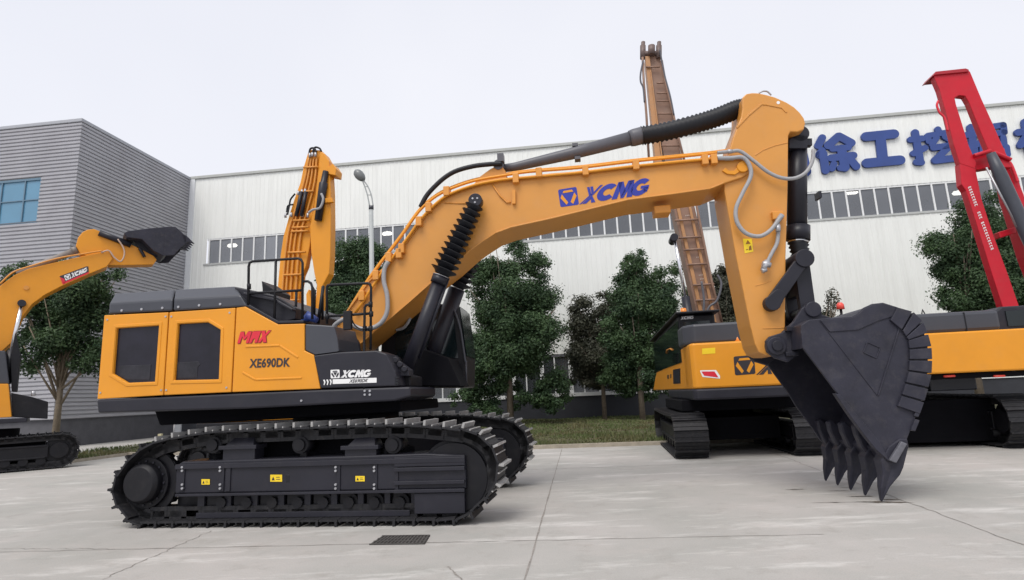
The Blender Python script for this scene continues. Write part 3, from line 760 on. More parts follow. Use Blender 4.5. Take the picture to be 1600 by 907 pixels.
# ------------------------------------------------------------------ HERO
OX, OY = -3.18, 10.98
HT = Frame(OX, OY, -.157); HU = Frame(OX, OY, -.113)
hero = thing('excavator', 'largest orange excavator in front, seen side-on with boom raised and bucket teeth on the concrete', 'excavator', HU)
dyaw = HT.yaw-HU.yaw
CN = -1.95; SW = .66
loop_px = [(205, 822), (300, 826.5), (450, 825), (600, 824), (700, 822.5), (726.6, 818), (746.7, 801), (766.7, 785), (781, 763), (785.4, 746), (786.8, 726), (784, 711), (775, 692), (762, 680), (746.7, 669), (729.5, 663), (686, 659),
           (635, 655), (577, 656), (530, 657.5), (470, 660), (409, 663), (360, 665), (323, 667), (282, 674), (241, 682), (213.7, 696), (193, 716), (177, 738), (168, 760), (171, 785), (184, 806)]
loop = PY(HT, CN, loop_px)
loop = [(x, max(z, 0.0)) if z < .12 and k_ < 5 else (x, z) for k_, (x, z) in enumerate(loop)]
loop = [(x, 0.0) if k_ < 5 else (x, z) for k_, (x, z) in enumerate(loop)]
sx = HT.Y(300, 700, CN).x; sxr = HT.Y(700, 700, CN).x
def scf(p): return (p.y > 1.25 and p.x > sx-.6) or (p.x > sxr+.35 and p.y > .35)
CYN = CN+SW/2; CYF = -CYN
for yc in (CYN, CYF):
    crawler(hero, loop, yc, SW, 48, .075, scf, rz=dyaw)
def HTp(px, py, c=CN+.12): return HT.Y(px, py, c)
for side, yc in ((-1, CYN), (1, CYF)):
    # side frame
    fb = MB()
    tl = HTp(276, 722); tr_ = HTp(727, 713); br = HTp(727, 769); bl = HTp(276, 772)
    yo = yc+side*(.21)           # outer face of frame
    yi = yc-side*.26
    y0, y1 = min(yo, yi), max(yo, yi)
    zt = tl.z; zb_ = bl.z
    fb.prism([(tl.x, zb_), (tr_.x, zb_), (tr_.x, zt-.02), (tr_.x-.6, zt+.02), (tl.x+.1, zt), (tl.x, zt-.06)], y0, y1)
    fr = fb.build('track_frame', BLK2, hero, .02); fr.rotation_euler = (0, 0, dyaw)
    yf = yo; s_ = side
    # lips, ribs and boxes on the outer face
    rb = MB()
    def fbox(a, b_, d0, d1, mb=rb):
        p = HTp(*a); q = HTp(*b_); ya, yb = yf+s_*d0, yf+s_*d1
        mb.box(min(p.x, q.x), max(p.x, q.x), min(ya, yb), max(ya, yb), min(p.z, q.z), max(p.z, q.z))
    fbox((276, 726), (727, 722), -.01, .035); fbox((276, 772), (727, 768), -.01, .04)
    for a in ((617, 731), (617, 752), (617, 765)): fbox(a, (727, a[1]+3.5), -.01, .05)
    fbox((617, 714), (727, 727), -.03, .03)
    fbox((648, 771), (727, 802), -.3, .02)
    for xx in (283, 345, 355, 527, 585, 618): fbox((xx, 725), (xx+5, 768), -.01, .02)
    rb.build('frame_rib', BLK2, fr, .006)
    gd = MB()
    fbox((302, 803), (638, 808), -.12, -.06, gd)
    for xx in range(303, 640, 42): fbox((xx, 771), (xx+9, 806), -.14, -.09, gd)
    gd.build('roller_guard', BLK2, fr, .005)
    gp_ = MB(); fbox((298, 770), (640, 800), -.24, -.20, gp_)
    for xx in range(324, 640, 42): fbox((xx-8, 772), (xx+9, 795), -.22, -.12, gp_)
    fbox((262, 735), (300, 800), -.34, -.26, gp_)
    gp_.build('guard_plate', BLK, fr, .006)
    bt = MB()
    for xx in (287, 346, 526, 586):
        for yy in (730, 735.5, 757, 763):
            p = HTp(xx, yy); bt.tube([(p.x, yf, p.z), (p.x, yf+s_*.045, p.z)], .018, 8)
    bt.build('bolt', STEEL, fr)
    for k_ in range(8):
        p = HTp(341+k_*(622-341)/7, 787); mb = MB(); disc(mb, p.x, p.z, .13, yc+side*.10, yc-side*.2); disc(mb, p.x, p.z, .085, yc+side*.16, yc+side*.1, 8)
        mb.build('bottom_roller', BLK, fr)
    for px in (330, 466, 612):
        p = HTp(px, 696); mb = MB(); disc(mb, p.x, p.z, .13, yc+side*.16, yc-side*.16); disc(mb, p.x, p.z, .09, yc+side*.20, yc+side*.16, 18)
        mb.box(p.x-.05, p.x+.05, yc-.05, yc+.05, zt, p.z)
        mb.build('carrier_roller', BLK, fr)
    for (xa, xb) in ((342, 402), (533, 592)):
        p = HTp(xa, 722); q = HTp(xb, 690); st_ = MB()
        ya, yb = yf+s_*.03, yf-s_*.28
        st_.box(p.x, q.x, min(ya, yb), max(ya, yb), q.z-.11, q.z-.05)
        st_.loft([(p.x+.1, ya, q.z-.06), (q.x-.05, ya, q.z-.06), (q.x-.1, yf-s_*.08, q.z+.06), (p.x+.2, yf-s_*.08, q.z+.06)], [(p.x+.1, yb, q.z-.06), (q.x-.05, yb, q.z-.06), (q.x-.1, yb, q.z+.06), (p.x+.2, yb, q.z+.06)])
        st_.box(p.x+.05, q.x-.05, min(yf-s_*.02, yb), max(yf-s_*.02, yb), p.z, q.z-.09)
        st_.build('step', BLK2, fr, .006)
    if side < 0:
        for (xa, ya, xb, yb, dark) in ((315, 749, 328, 757.5, 0), (422.5, 742, 441, 753, 0), (555.5, 744, 570, 752.5, 0)):
            q = [HTp(xa, yb, yf-.004), HTp(xb, yb, yf-.004), HTp(xb, ya, yf-.004), HTp(xa, ya, yf-.004)]
            o = decal([(0, 0), (1, 0), (1, 1), (0, 1)], [(0, 1, 2, 3)], q, 'warning_sticker', STK, fr, .004)
            V_, F_ = glyph_strokes([[(.12, .2), (.38, .2), (.25, .75)], [(.5, .3), (.85, .3), (.85, .38), (.5, .38)], [(.5, .6), (.8, .6), (.8, .68), (.5, .68)]])
            decal(V_, F_, q, 'sticker_print', DTX, o, .006)
        p = HTp(450, 748); mb = MB(); mb.box(p.x-.035, p.x+.035, yf-.004, yf+.02, p.z-.06, p.z+.06); mb.build('slot', RUB, fr, .02)
    # final drive and front idler
    p = HTp(222, 756); mb = MB(); disc(mb, p.x, p.z, .44, yc-side*.15, yc+side*.0, 40); disc(mb, p.x, p.z, .52, yc+side*.02, yc+side*.08, 44); disc(mb, p.x, p.z, .40, yc, yc+side*.14, 40)
    mb.tube([(p.x, yc+side*.14, p.z), (p.x, yc+side*.24, p.z), (p.x, yc+side*.30, p.z)], [.315, .31, .26], 40)
    for a_ in range(21):
        an = a_*2*math.pi/21; mb.obox((p.x+.42*math.cos(an), yc, p.z+.42*math.sin(an)), (p.x+.53*math.cos(an), yc, p.z+.53*math.sin(an)), .12, .07)
    sp2 = mb.build('sprocket', BLK, hero, .008); sp2.rotation_euler = (0, 0, dyaw)
    mb = MB()
    for a_ in range(16):
        an = a_*2*math.pi/16; mb.tube([(p.x+.34*math.cos(an), yc+side*.13, p.z+.34*math.sin(an)), (p.x+.34*math.cos(an), yc+side*.16, p.z+.34*math.sin(an))], .018, 6)
    mb.build('hub_bolt', BLK2, sp2)
    p = HTp(708, 748); mb = MB(); disc(mb, p.x, p.z, .56, yc-side*.06, yc+side*.06, 44); disc(mb, p.x, p.z, .50, yc-side*.14, yc+side*.14, 44); disc(mb, p.x, p.z, .15, yc-side*.2, yc+side*.2, 20)
    idl = mb.build('idler', BLK, hero, .008); idl.rotation_euler = (0, 0, dyaw)
# car body between the tracks and slew ring
mb = MB()
mb.prism([(-1.5, .75), (1.5, .75), (1.3, 1.25), (-1.3, 1.25)], -1.4, 1.4)
for a_ in (-1, 1):
    for b2 in (-1, 1): mb.obox((a_*.7, b2*.6, 1.0), (a_*1.6, b2*1.55, .85), .5, .45)
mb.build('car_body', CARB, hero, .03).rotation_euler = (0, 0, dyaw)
mb = MB(); mb.tube([(0, 0, 1.2), (0, 0, 1.66)], .95, 48); mb.tube([(0, 0, 1.36), (0, 0, 1.44)], 1.04, 48)
for a_ in range(40):
    an = a_*math.pi/20; mb.box(1.0*math.cos(an)-.02, 1.0*math.cos(an)+.02, 1.0*math.sin(an)-.02, 1.0*math.sin(an)+.02, 1.44, 1.48)
mb.build('slew_ring', BLK, hero)

# upper structure; near side plane
CS = -1.75
def P(pts, c=CS): return PY(HU, c, pts)
base_px = [(150, 625.2), (500, 609.2), (622, 605), (641, 604.5), (642, 620), (616, 627), (389, 639), (152, 646)]
bp_ = P(base_px)
mb = MB(); mb.prism(bp_, CS+.005, -.2); mb.prism(P([(150, 625.2), (500, 609.2), (590, 606.5), (588, 627), (389, 639), (152, 646)]), -.2, 1.75); base_o = mb.build('base_frame', BLK2, hero, .03)
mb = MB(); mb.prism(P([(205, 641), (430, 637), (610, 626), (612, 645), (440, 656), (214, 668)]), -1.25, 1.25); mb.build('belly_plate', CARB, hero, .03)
mb = MB()
for px, py in ((471, 626.5), (570, 611), (570, 617), (578, 611), (578, 617)):
    p = HU.Y(px, py, CS); mb.tube([(p.x, CS+.01, p.z), (p.x, CS-.012, p.z)], .018, 10)
mb.build('bolt', STEEL, base_o)
# core body behind the panels
core_px = [(154, 623), (165, 494), (263, 489), (368, 482), (383, 480), (434, 508), (476, 507), (476, 548), (490.5, 556), (500, 607)]
mb = MB(); mb.prism(P(core_px), CS+.09, 1.7); mb.build('engine_bay', BLK, hero)
def panel(name, outer, holes, m_, bev=.012, c0=CS, c1=CS+.08, lab=None):
    mb = MB(); plate(mb, P(outer), [P(h) for h in holes], c0, c1); o = mb.build(name, m_, hero, bev)
    if lab: o['label'] = lab
    return o
w1 = [(181.9, 513.3), (248.2, 509), (241.7, 596.7), (199.4, 598.5), (176.3, 584.6)]
w2 = [(278.1, 506.5), (325, 504), (344.5, 515.8), (341.4, 593), (272, 594.5)]
d1 = panel('door', [(162.7, 492.9), (262.8, 488.2), (254.6, 617.8), (151.8, 624)], [w1], YEL)
d2 = panel('door', [(264.6, 488.1), (367.6, 481.3), (360.8, 613), (256.2, 617.7)], [w2], YEL)
fp = panel('side_panel', [(369.2, 481.2), (383, 479.4), (434, 507.2), (475.7, 506), (475.7, 548.2), (490.5, 555.3), (500.2, 607.8), (362.6, 613)], [], YEL)
for dr, wv in ((d1, w1), (d2, w2)):
    a_ = P(wv); mb = MB(); mb.prism(offset_poly(a_, .01), CS+.045, CS+.075); mw = mb.build('mesh_window', GLASSD, dr)
    gi = PY(HU, CS+.04, [(187, 572), (236, 570), (234, 594), (200, 594), (187, 588)] if dr is d1 else [(277, 567), (309, 565), (313, 570), (309, 574), (308, 591), (277, 592)])
    mb = MB(); mb.prism(gi, CS+.038, CS+.05); mb.build('inner_cover', mat('cover behind mesh', (.03, .03, .037), .5, var=.3, scale=5, spec=.2), mw, .01)
    mb = MB(); plate(mb, offset_poly(a_, .06), [offset_poly(a_, .008)], CS-.010, CS+.01); mb.build('window_lip', YEL, dr, .009)
# creases of the side panel: raised lips
for pts in ([(383.5, 542), (437, 540), (466, 559)], [(379, 582), (399, 593.5), (472, 590.5)]):
    mb = MB(); q = [HU.Y(x, y, CS) for x, y in pts]
    for a_, b_ in zip(q[:-1], q[1:]): mb.obox(a_, b_, .022, .035)
    mb.build('panel_crease', YEL, fp, .01)
# screws on doors
for dr, pl in ((d1, [(168, 500), (259, 495), (252, 610), (157, 614)]), (d2, [(268, 495), (359, 489), (354, 606), (260, 610)])):
    mb = MB()
    for x, y in pl: p = HU.Y(x, y, CS); mb.tube([(p.x, CS+.01, p.z), (p.x, CS-.01, p.z)], .016, 10)
    mb.build('latch', STEEL, dr)
# black hood: chamfered
def hood(xs_px, name):
    """xs_px: bottom-left, bottom-right, shoulder-left, shoulder-right, top-left, top-right (px)"""
    bl, br, sl, sr_, tl, tr_ = [HU.Y(x, y, CS+(.0 if i < 4 else .28)) for i, (x, y) in enumerate(xs_px)]
    prof = lambda B, S, T_: [(B.x, CS+.01, B.z), (S.x, CS+.01, S.z), (T_.x, CS+.28, T_.z), (T_.x, 1.4, T_.z), (S.x, 1.7, S.z), (B.x, 1.7, B.z)]
    mb = MB(); mb.loft(prof(bl, sl, tl), prof(br, sr_, tr_)); return mb.build(name, GRY, hero, .03)
h1 = hood([(168.6, 490.5), (267.5, 485.8), (170, 474), (270, 467.5), (179, 459), (271, 453)], 'hood')
h2 = hood([(269.5, 485.7), (386, 479), (271.5, 467.4), (376, 461.5), (273, 452.8), (366, 447.6)], 'hood')
for hh, pl in ((h1, [(190, 487), (221, 485), (253.5, 483)]), (h2, [(278.5, 481.5), (311, 479), (344, 477)])):
    mb = MB()
    for x, y in pl: p = HU.Y(x, y-1.5, CS); mb.tube([(p.x, CS+.02, p.z), (p.x, CS-.005, p.z)], .02, 10)
    mb.build('bolt', STEEL, hh)
# stepped front end of the hood, intake block and black steps
mb = MB(); mb.prism(P([(366, 448), (386, 452), (431, 462), (462, 481), (461, 499), (434, 506), (386, 480), (368, 480)], CS+.2), CS+.2, .9); mb.build('front_hood', BLK2, hero, .02)
mb = MB(); q = P([(381, 457), (428, 466), (458, 483), (457, 486), (426, 470), (381, 461)], CS+.1); mb.prism(q, CS+.08, CS+.21)
q = P([(386, 479), (434, 506.5), (476, 505), (476, 501), (436, 502), (392, 477)], CS+.06); mb.prism(q, CS+.02, CS+.9); mb.build('tread_plate', BLK2, hero, .01)
mb = MB(); mb.prism(P([(411, 440), (432, 455), (431, 467), (413, 461)], CS+.5), CS+.45, CS+1.0); mb.build('air_intake', BLK, hero, .01)
mb = MB(); mb.prism(P([(409, 459), (419, 458), (421, 465), (411, 466)], CS+.4), CS+.36, CS+.45); mb.build('cable_bundle', STEEL, hero, .01)
mb = MB(); p = HU.Y(487, 501, CS+.3); mb.tube([(p.x-.12, CS+.2, p.z-.06), (p.x, CS+.2, p.z+.06), (p.x+.14, CS+.2, p.z-.02)], [.05, .09, .05], 10); mb.build('filler_cap', mat('blue cap', (.03, .06, .25), .4), hero)
# tank block and black front panel
tb_ = panel('tank_cover', [(476.2, 506.5), (522, 509.5), (527, 530), (529, 549.4), (490.5, 554.6), (476.2, 547.8)], [], GRY, .02, CS+.01, CS+.9)
bpn = panel('front_panel', [(489.5, 555.8), (530, 550.5), (588.4, 548), (603.8, 553), (617.7, 581), (622, 603.6), (500.8, 607.2)], [], BLK2, .025, CS, CS+.6)
mb = MB(); mb.prism(P([(530, 552), (604, 554), (622, 582), (641, 588), (641, 604.4), (530, 607)], CS+.4), CS+.4, -.62); mb.build('side_box', BLK, hero, .02)
mb = MB(); mb.prism(P([(603, 556), (624, 566), (640, 578), (641, 588), (622, 588)], CS+.3), CS+.25, CS+.5)
for k_ in range(3): p = HU.Y(620+k_*7, 563+k_*7, CS+.3); mb.tube([(p.x, CS+.25, p.z), (p.x, CS+.2, p.z)], .05, 10)
mb.build('hose_bulkhead', BLK2, hero, .01)
mb = MB()
for k_ in range(3): q = HU.Y(620, 590+k_*4.5, CS); mb.box(q.x-.03, q.x+.03, CS-.01, CS+.01, q.z-.013, q.z+.013)
mb.build('slot', RUB, bpn)
# lettering
def quad(pts, c, f=HU): return [f.Y(x, y, c) for x, y in pts]   # bl br tr tl
V_, F_ = text_mesh('XE690DK', .032); decal(V_, F_, quad([(389.5, 575.6), (453.2, 573.6), (454, 558.8), (390.6, 560.8)], CS), 'model_lettering', DTX, fp, .006)
V_, F_ = glyph_strokes(MAXP); decal(V_, F_, quad([(372, 538), (418, 536), (424.8, 516.2), (374, 518.6)], CS), 'series_lettering', mat('dark red edge', (.25, .01, .02), .4), fp, .005); decal(V_, F_, quad([(371, 537), (417, 535), (423.8, 517.2), (373, 519.4)], CS), 'series_lettering', REDD, fp, .009)
put_emblem(quad([(517, 591.6), (531, 591), (530.6, 577.8), (516.6, 578.4)], CS), bpn, WHT, BLK2)
q_ = quad([(517, 591.6), (531, 591), (530.6, 577.8), (516.6, 578.4)], CS); V_, F_ = glyph_strokes([emblem_polys()[0][0]]); decal(V_, F_, q_, 'emblem_triangle', BLK2, bpn, .008)
V_, F_ = wordmark(); decal(V_, F_, quad([(532.8, 590.8), (579.5, 589.4), (580.5, 577.6), (534, 579)], CS), 'brand_lettering', WHT, bpn, .005)
decal([(0, 0), (1, 0), (1, 1), (0, 1)], [(0, 1, 2, 3)], quad([(520, 600.4), (588.6, 598.2), (588.6, 590.6), (520, 593)], CS), 'stripe', WHT, bpn, .005)
V_, F_ = text_mesh('XE690DK', .02, .25); decal(V_, F_, quad([(545.5, 598.6), (575, 597.6), (576, 591.9), (546.5, 592.9)], CS), 'model_lettering', DTX, bpn, .009)
sl_ = []
for k_ in range(3): u = k_*.34; sl_ += [[(u, .95), (u+.18, 1.0), (u+.26, .55), (u+.14, .0), (u+.06, .1), (u+.12, .55)]]
V_, F_ = glyph_strokes(sl_); decal(V_, F_, quad([(505, 602.5), (519.5, 602), (519.5, 593), (505, 593.6)], CS), 'slash_mark', WHT, bpn, .005)

# cab on the far side
cab_c0, cab_c1 = .62, 1.72
cabp = lambda pts: PY(HU, cab_c0, pts)
mb = MB(); mb.prism(cabp([(590, 607), (726, 606), (727, 560), (716, 480), (712, 474), (600, 478)]), cab_c0, cab_c1)
cab = mb.build('cab', BLK, hero, .04)
CG = mat('cab glass', (.008, .014, .016), .08, var=.2, scale=1, spec=.5)
mb = MB(); mb.prism(cabp([(676, 560), (716, 560), (708, 486), (676, 486)]), cab_c0-.012, cab_c0+.01); mb.prism(cabp([(618, 560), (670, 560), (670, 488), (618, 490)]), cab_c0-.012, cab_c0+.01); mb.build('side_glass', CG, cab)
A_ = HU.Y(728.5, 556, cab_c0); B_ = HU.Y(718, 480, cab_c0)
mb = MB(); mb.loft([(A_.x, cab_c0+.06, A_.z), (A_.x, cab_c1-.06, A_.z), (B_.x, cab_c1-.06, B_.z), (B_.x, cab_c0+.06, B_.z)], [(A_.x-.02, cab_c0+.06, A_.z), (A_.x-.02, cab_c1-.06, A_.z), (B_.x-.02, cab_c1-.06, B_.z), (B_.x-.02, cab_c0+.06, B_.z)]); mb.build('windscreen', CG, cab)
mb = MB(); mb.tube(smooth_path([HU.Y(x, y, cab_c0-.05) for x, y in [(706, 474), (718, 510), (724, 545), (727, 566)]]), .022, 8); mb.tube([HU.Y(728, 564, cab_c0-.05), HU.Y(729, 600, cab_c0-.05)], .02, 8); mb.build('windscreen_guard', GRY, cab)
# boom
CB = -.46
side_lo = [(553, 547), (640, 473), (674, 443), (706, 418), (735, 392), (753, 379), (774, 365.5), (798, 356.6), (860, 343), (940, 323.5), (981, 313.4), (1061, 303), (1110, 296), (1130, 287.6), (1160, 277.4)]
side_hi = [(1171, 270), (1174, 260), (1169, 252), (1160, 248.5), (1134, 249), (1098, 249.5), (1066.6, 252), (894.6, 270.8), (860, 273.4), (786, 282), (747, 289.6), (708.5, 301.5), (690.6, 312), (666.8, 335.7), (649, 361), (631, 385), (613, 409), (577, 440), (545.4, 484), (528, 506), (524, 522), (534, 540)]
bm_px = side_lo+side_hi
bpoly = P(bm_px, CB)
mb = MB(); mb.prism(bpoly, CB, -CB); boom = mb.build('boom', YEL_HAZE, hero, .02)
# flange lips along lower & upper edge of the near plate
mb = MB()
up_ = [HU.Y(x, y, CB) for x, y in side_hi[3:-2]]
for a_, b_ in zip(up_[:-1], up_[1:]): mb.obox(a_+Vector((0, -.01, 0)), b_+Vector((0, -.01, 0)), .05, .03)
lo_ = [HU.Y(x, y, CB) for x, y in side_lo[:-1]]
for a_, b_ in zip(lo_[:-1], lo_[1:]): mb.obox(a_+Vector((0, -.008, .01)), b_+Vector((0, -.008, .01)), .04, .025)
mb.build('flange', YEL_HAZE, boom, .006)
# lug of the arm cylinder, pins
mb = MB(); lugp = P([(736, 293), (750, 276), (765, 265), (776, 259), (785, 261), (790, 268), (792, 290)], -.2); mb.prism(lugp, -.2, -.12); mb.prism(lugp, .12, .2); mb.build('cylinder_lug', YEL_HAZE, boom, .01)
mb = MB(); p = HU.Y(1160, 262, CB); mb.tube([(p.x, CB-.05, p.z), (p.x, -CB+.05, p.z)], .10, 24)
pcs = PY(HU, CB, [(1128, 268), (1136, 273), (1148, 274), (1157, 268), (1152, 262), (1146, 268), (1138, 268), (1133, 263)]); mb.prism(pcs, CB-.03, CB); mb.build('pin_keeper', YEL, boom, .006)
mb = MB(); mb.box(*sorted((HU.Y(1022, 330, -.2).x, HU.Y(1048, 330, -.2).x)), -.25, .1, HU.Y(1035, 334, -.2).z, HU.Y(1035, 322, -.2).z); mb.build('work_lamp', YELD, boom, .02)
# brackets and little handle hose on the boom side
mb = MB(); mb.tube([HU.Y(x, y, CB-.02) for x, y in [(769, 288), (781, 306), (792, 317), (798, 316)]], .014, 6)
mb.obox(HU.Y(803, 298, CB-.04), HU.Y(803, 319, CB-.04), .06, .05); mb.tube([HU.Y(694, 317.5, CB-.01), HU.Y(728, 318.5, CB-.01)], .008, 5); mb.build('bracket', YELD, boom)
# orange pipes along the boom
p1 = [(545, 486), (577, 436), (610, 392), (631, 364), (652, 334), (672, 314), (697, 298.5), (738, 283.6), (786, 274.7), (828, 268.7), (906, 262.5), (995, 252), (1095, 242), (1121, 239), (1141, 236.5)]
p2 = [(555, 490), (598, 424), (617, 398), (638, 370), (659, 341), (684, 316), (706, 302), (745, 288.5), (786, 281), (828, 277), (906, 270), (995, 259.5), (1095, 250), (1121, 247.5), (1140, 246.5)]
mb = MB(); mb.tube(smooth_path([HU.Y(x, y, CB+.06) for x, y in p1], 4), .027, 8); mb.tube(smooth_path([HU.Y(x, y, CB-.06) for x, y in p2], 4), .027, 8)
mb.tube(smooth_path([HU.Y(x, y-2, CB+.35) for x, y in p1], 4), .027, 8); mb.build('hydraulic_pipe', YEL, boom)
for (x, y) in [(566, 462), (588, 430), (608, 402), (624, 396), (628, 388), (655, 346), (670, 324), (698, 299), (806, 279), (842, 270), (914.7, 267), (993.5, 258), (1101, 250), (1115, 249)]:
    mb = MB(); p = HU.Y(x, y, CB-.05); mb.box(p.x-.055, p.x+.055, CB-.11, CB+.1, p.z-.10, p.z+.08); o = mb.build('pipe_clamp', YELD, boom, .01)
mb = MB()
for c_ in (-.25, -.05): mb.tube(smooth_path([HU.Y(x, y, c_) for x, y in [(784, 256), (765, 257), (740, 260), (714, 267), (696, 277), (679, 292), (666, 307), (657, 324)]]), .045, 10)
mb.build('boom_hose', RUB, boom)
mb = MB(); mb.tube(smooth_path([HU.Y(x, y, CB-.09) for x, y in [(607, 409), (601, 420), (600, 440), (605, 462), (605, 486), (597, 503), (583, 512.5), (566, 514.5), (551, 508), (542, 500)]]), .042, 10); mb.build('grey_hose', HOSE, boom)
mb = MB(); mb.tube(smooth_path([HU.Y(x, y, CB-.2) for x, y in [(543, 497), (530, 503), (521, 512), (517, 530)]]), .04, 10); mb.build('grey_hose', HOSE, boom)
mb = MB(); mb.tube(smooth_path([HU.Y(x, y, .3) for x, y in [(619, 516), (630, 513), (637, 505), (641, 497)]]), .03, 10); mb.build('grey_hose', HOSE, boom)
# brand lettering on the boom
q_ = quad([(875.9, 324.2), (904.7, 320), (900.6, 292.3), (871.8, 297)], CB)
e_ = put_emblem(q_, boom, BLUE, YEL, name='emblem')
V_, F_ = wordmark()
decal(V_, F_, quad([(907.5, 319.6), (1014.5, 303.6), (1015.5, 277.5), (911.5, 294)], CB), 'brand_lettering', BLUE, boom, .006)

# boom cylinders
def bellows(mb, a, b, r0, r1, nf, n=14):
    path = []; rs = []
    for i in range(nf*2+1):
        t = i/(nf*2); path.append(Vector(a).lerp(Vector(b), t)); r = r0*(1-t)+r1*t; rs.append(r if i % 2 == 0 else r*.78)
    mb.tube(path, rs, n)
for c_, lab in ((CB-.2, None), (-CB+.2, None)):
    dpx = [(628, 600), (689, 432), (696, 418), (743.6, 315)]
    near = [HU.Y(x, y, CB-.2) for x, y in dpx]
    pt_ = [Vector((p.x, c_, p.z)) for p in near]
    mb = MB(); mb.tube([pt_[0], pt_[1]], .125 if c_ < 0 else .165, 22); mb.tube([pt_[0]+(pt_[1]-pt_[0])*.93, pt_[1]], .15, 22)
    mb.tube([pt_[0]-Vector((0, .1, 0)), pt_[0]+Vector((0, .1, 0))], .16, 20)
    d_ = (pt_[1]-pt_[0]).normalized(); off = Vector((.17, 0, .05))
    mb.tube([pt_[0]+d_*.4+off, pt_[1]-d_*.1+off], .03, 8)
    cy = mb.build('boom_cylinder', CYL, hero)
    mb = MB(); mb.tube([pt_[1], pt_[1]+d_*.012], .152, 22); mb.build('clamp_ring', STEEL, cy)
    # stacked rubber boot with splayed ridges
    mb = MB(); N_ = 12
    A0 = pt_[1]+d_*.03; B0 = pt_[3]-d_*.08
    for k_ in range(N_):
        t0 = k_/N_; t1 = (k_+.9)/N_; r0 = .245*(1-t0)+.165*t0
        a_ = A0.lerp(B0, t0); b_ = A0.lerp(B0, t1)
        mb.tube([a_, a_.lerp(b_, .35), b_.lerp(a_, .12), b_, b_+d_*.012], [r0*.55, r0*.62, r0*1.0, r0*1.04, r0*.55], 9)
    mb.build('rod_boot', RUB, cy)
    mb = MB(); e = pt_[3]; mb.tube([(e.x, e.y-.09, e.z), (e.x, e.y+.09, e.z)], .125, 24); mb.tube([B0-d_*.1, e], .06, 12)
    eye = mb.build('rod_eye', CYL, cy, .008)
    mb = MB()
    for k_ in range(3): an = k_*2.09+.5; mb.tube([(e.x+.05*math.cos(an), e.y-.08, e.z+.05*math.sin(an)), (e.x+.05*math.cos(an), e.y-.105, e.z+.05*math.sin(an))], .018, 8)
    mb.build('bolt', STEEL, cy)
# thick dark sleeve behind, between the cylinders (swivel tower)
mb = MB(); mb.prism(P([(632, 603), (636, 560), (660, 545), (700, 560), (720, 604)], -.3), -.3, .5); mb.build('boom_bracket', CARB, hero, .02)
mb = MB(); mb.prism(P([(524, 552), (530, 520), (548, 518), (560, 535), (562, 552)], CB-.12), CB-.12, CB-.03); mb.prism(P([(524, 552), (530, 520), (548, 518), (560, 535), (562, 552)], -CB+.12), -CB+.03, -CB+.12); mb.build('boom_foot_bracket', BLK2, hero, .02)

# arm (stick)
CA = -.40
arm_px = [(1160, 152.5), (1166, 146.8), (1175, 145.2), (1184, 145.5), (1197, 148), (1211, 152), (1229, 160), (1241, 167.5), (1250, 176), (1256.5, 185), (1258.5, 193), (1256, 203), (1246, 206.5), (1235, 206), (1232, 212), (1231, 300), (1228, 400), (1227, 508), (1224, 548), (1212, 556), (1198, 556), (1186, 551), (1180, 539), (1172, 507), (1150, 400), (1132, 299), (1131, 275), (1134, 252), (1141, 231), (1146, 214), (1152, 198), (1158, 183), (1160, 172)]
mb = MB(); mb.prism(P(arm_px, CA), CA, -CA); arm = mb.build('stick', YEL_HAZE, hero, .02)
mb = MB(); q = [HU.Y(x, y, CA-.002) for x, y in [(1151, 200), (1170, 180), (1190, 163), (1197, 163.5), (1222, 168.5), (1229, 176)]]
for a_, b_ in zip(q[:-1], q[1:]): mb.obox(a_, b_, .022, .03)
q = [HU.Y(x, y, CA-.002) for x, y in [(1180, 243), (1192, 235), (1210, 228), (1231, 223)]]
for a_, b_ in zip(q[:-1], q[1:]): mb.obox(a_, b_, .014, .014)
q = [HU.Y(x, y, CA-.002) for x, y in [(1192, 513.5), (1212, 513), (1226, 512)]]
for a_, b_ in zip(q[:-1], q[1:]): mb.obox(a_, b_, .012, .014)
q = [HU.Y(x, y, CA-.002) for x, y in [(1180, 447), (1195, 443), (1206, 438)]]
for a_, b_ in zip(q[:-1], q[1:]): mb.obox(a_, b_, .01, .012)
mb.build('weld_seam', YEL_HAZE, arm, .004)
mb = MB(); p = HU.Y(1216, 160.8, CA); mb.tube([(p.x, CA-.004, p.z), (p.x, CA+.02, p.z)], .03, 12); mb.build('lifting_hole', WHT, arm)
mb = MB(); mb.tube(smooth_path([HU.Y(x, y, -.1) for x, y in [(1186, 146), (1192, 143), (1199, 143.5), (1205, 149)]]), .015, 6); mb.build('lifting_hoop', STEEL, arm)
o = decal([(0, 0), (1, 0), (1, 1), (0, 1)], [(0, 1, 2, 3)], quad([(1163.5, 396.5), (1177, 393.5), (1174.5, 373.5), (1160.5, 373.5)], CA), 'warning_sticker', STK, arm, .005)
V_, F_ = glyph_strokes([[(.25, .62), (.8, .62), (.52, .92)], [(.2, .2), (.42, .2), (.42, .26), (.2, .26)], [(.5, .15), (.85, .15), (.8, .5), (.6, .42)]]); decal(V_, F_, quad([(1163.5, 396.5), (1177, 393.5), (1174.5, 373.5), (1160.5, 373.5)], CA), 'sticker_print', mat('brown print', (.25, .1, .01), .5), o, .008)
def hose(name, pts, c, r, m_, par): mb = MB(); mb.tube(smooth_path([HU.Y(x, y, c) for x, y in pts]), r, 10); return mb.build(name, m_, par)
hose('stick_hose', [(1121, 239), (1142.5, 237), (1157, 237), (1178, 252), (1199, 268.5), (1220, 278), (1241, 279), (1258.7, 270), (1269, 253), (1271, 234)], CA-.12, .032, HOSE, arm)
hose('stick_hose', [(1121, 247.5), (1139.6, 247.6), (1160, 246.5), (1170.5, 258), (1173, 276), (1160, 302.7), (1150, 326.5), (1152, 348), (1166, 365), (1187, 369.5), (1205, 359), (1220, 338.5)], CA-.14, .036, HOSE, arm)
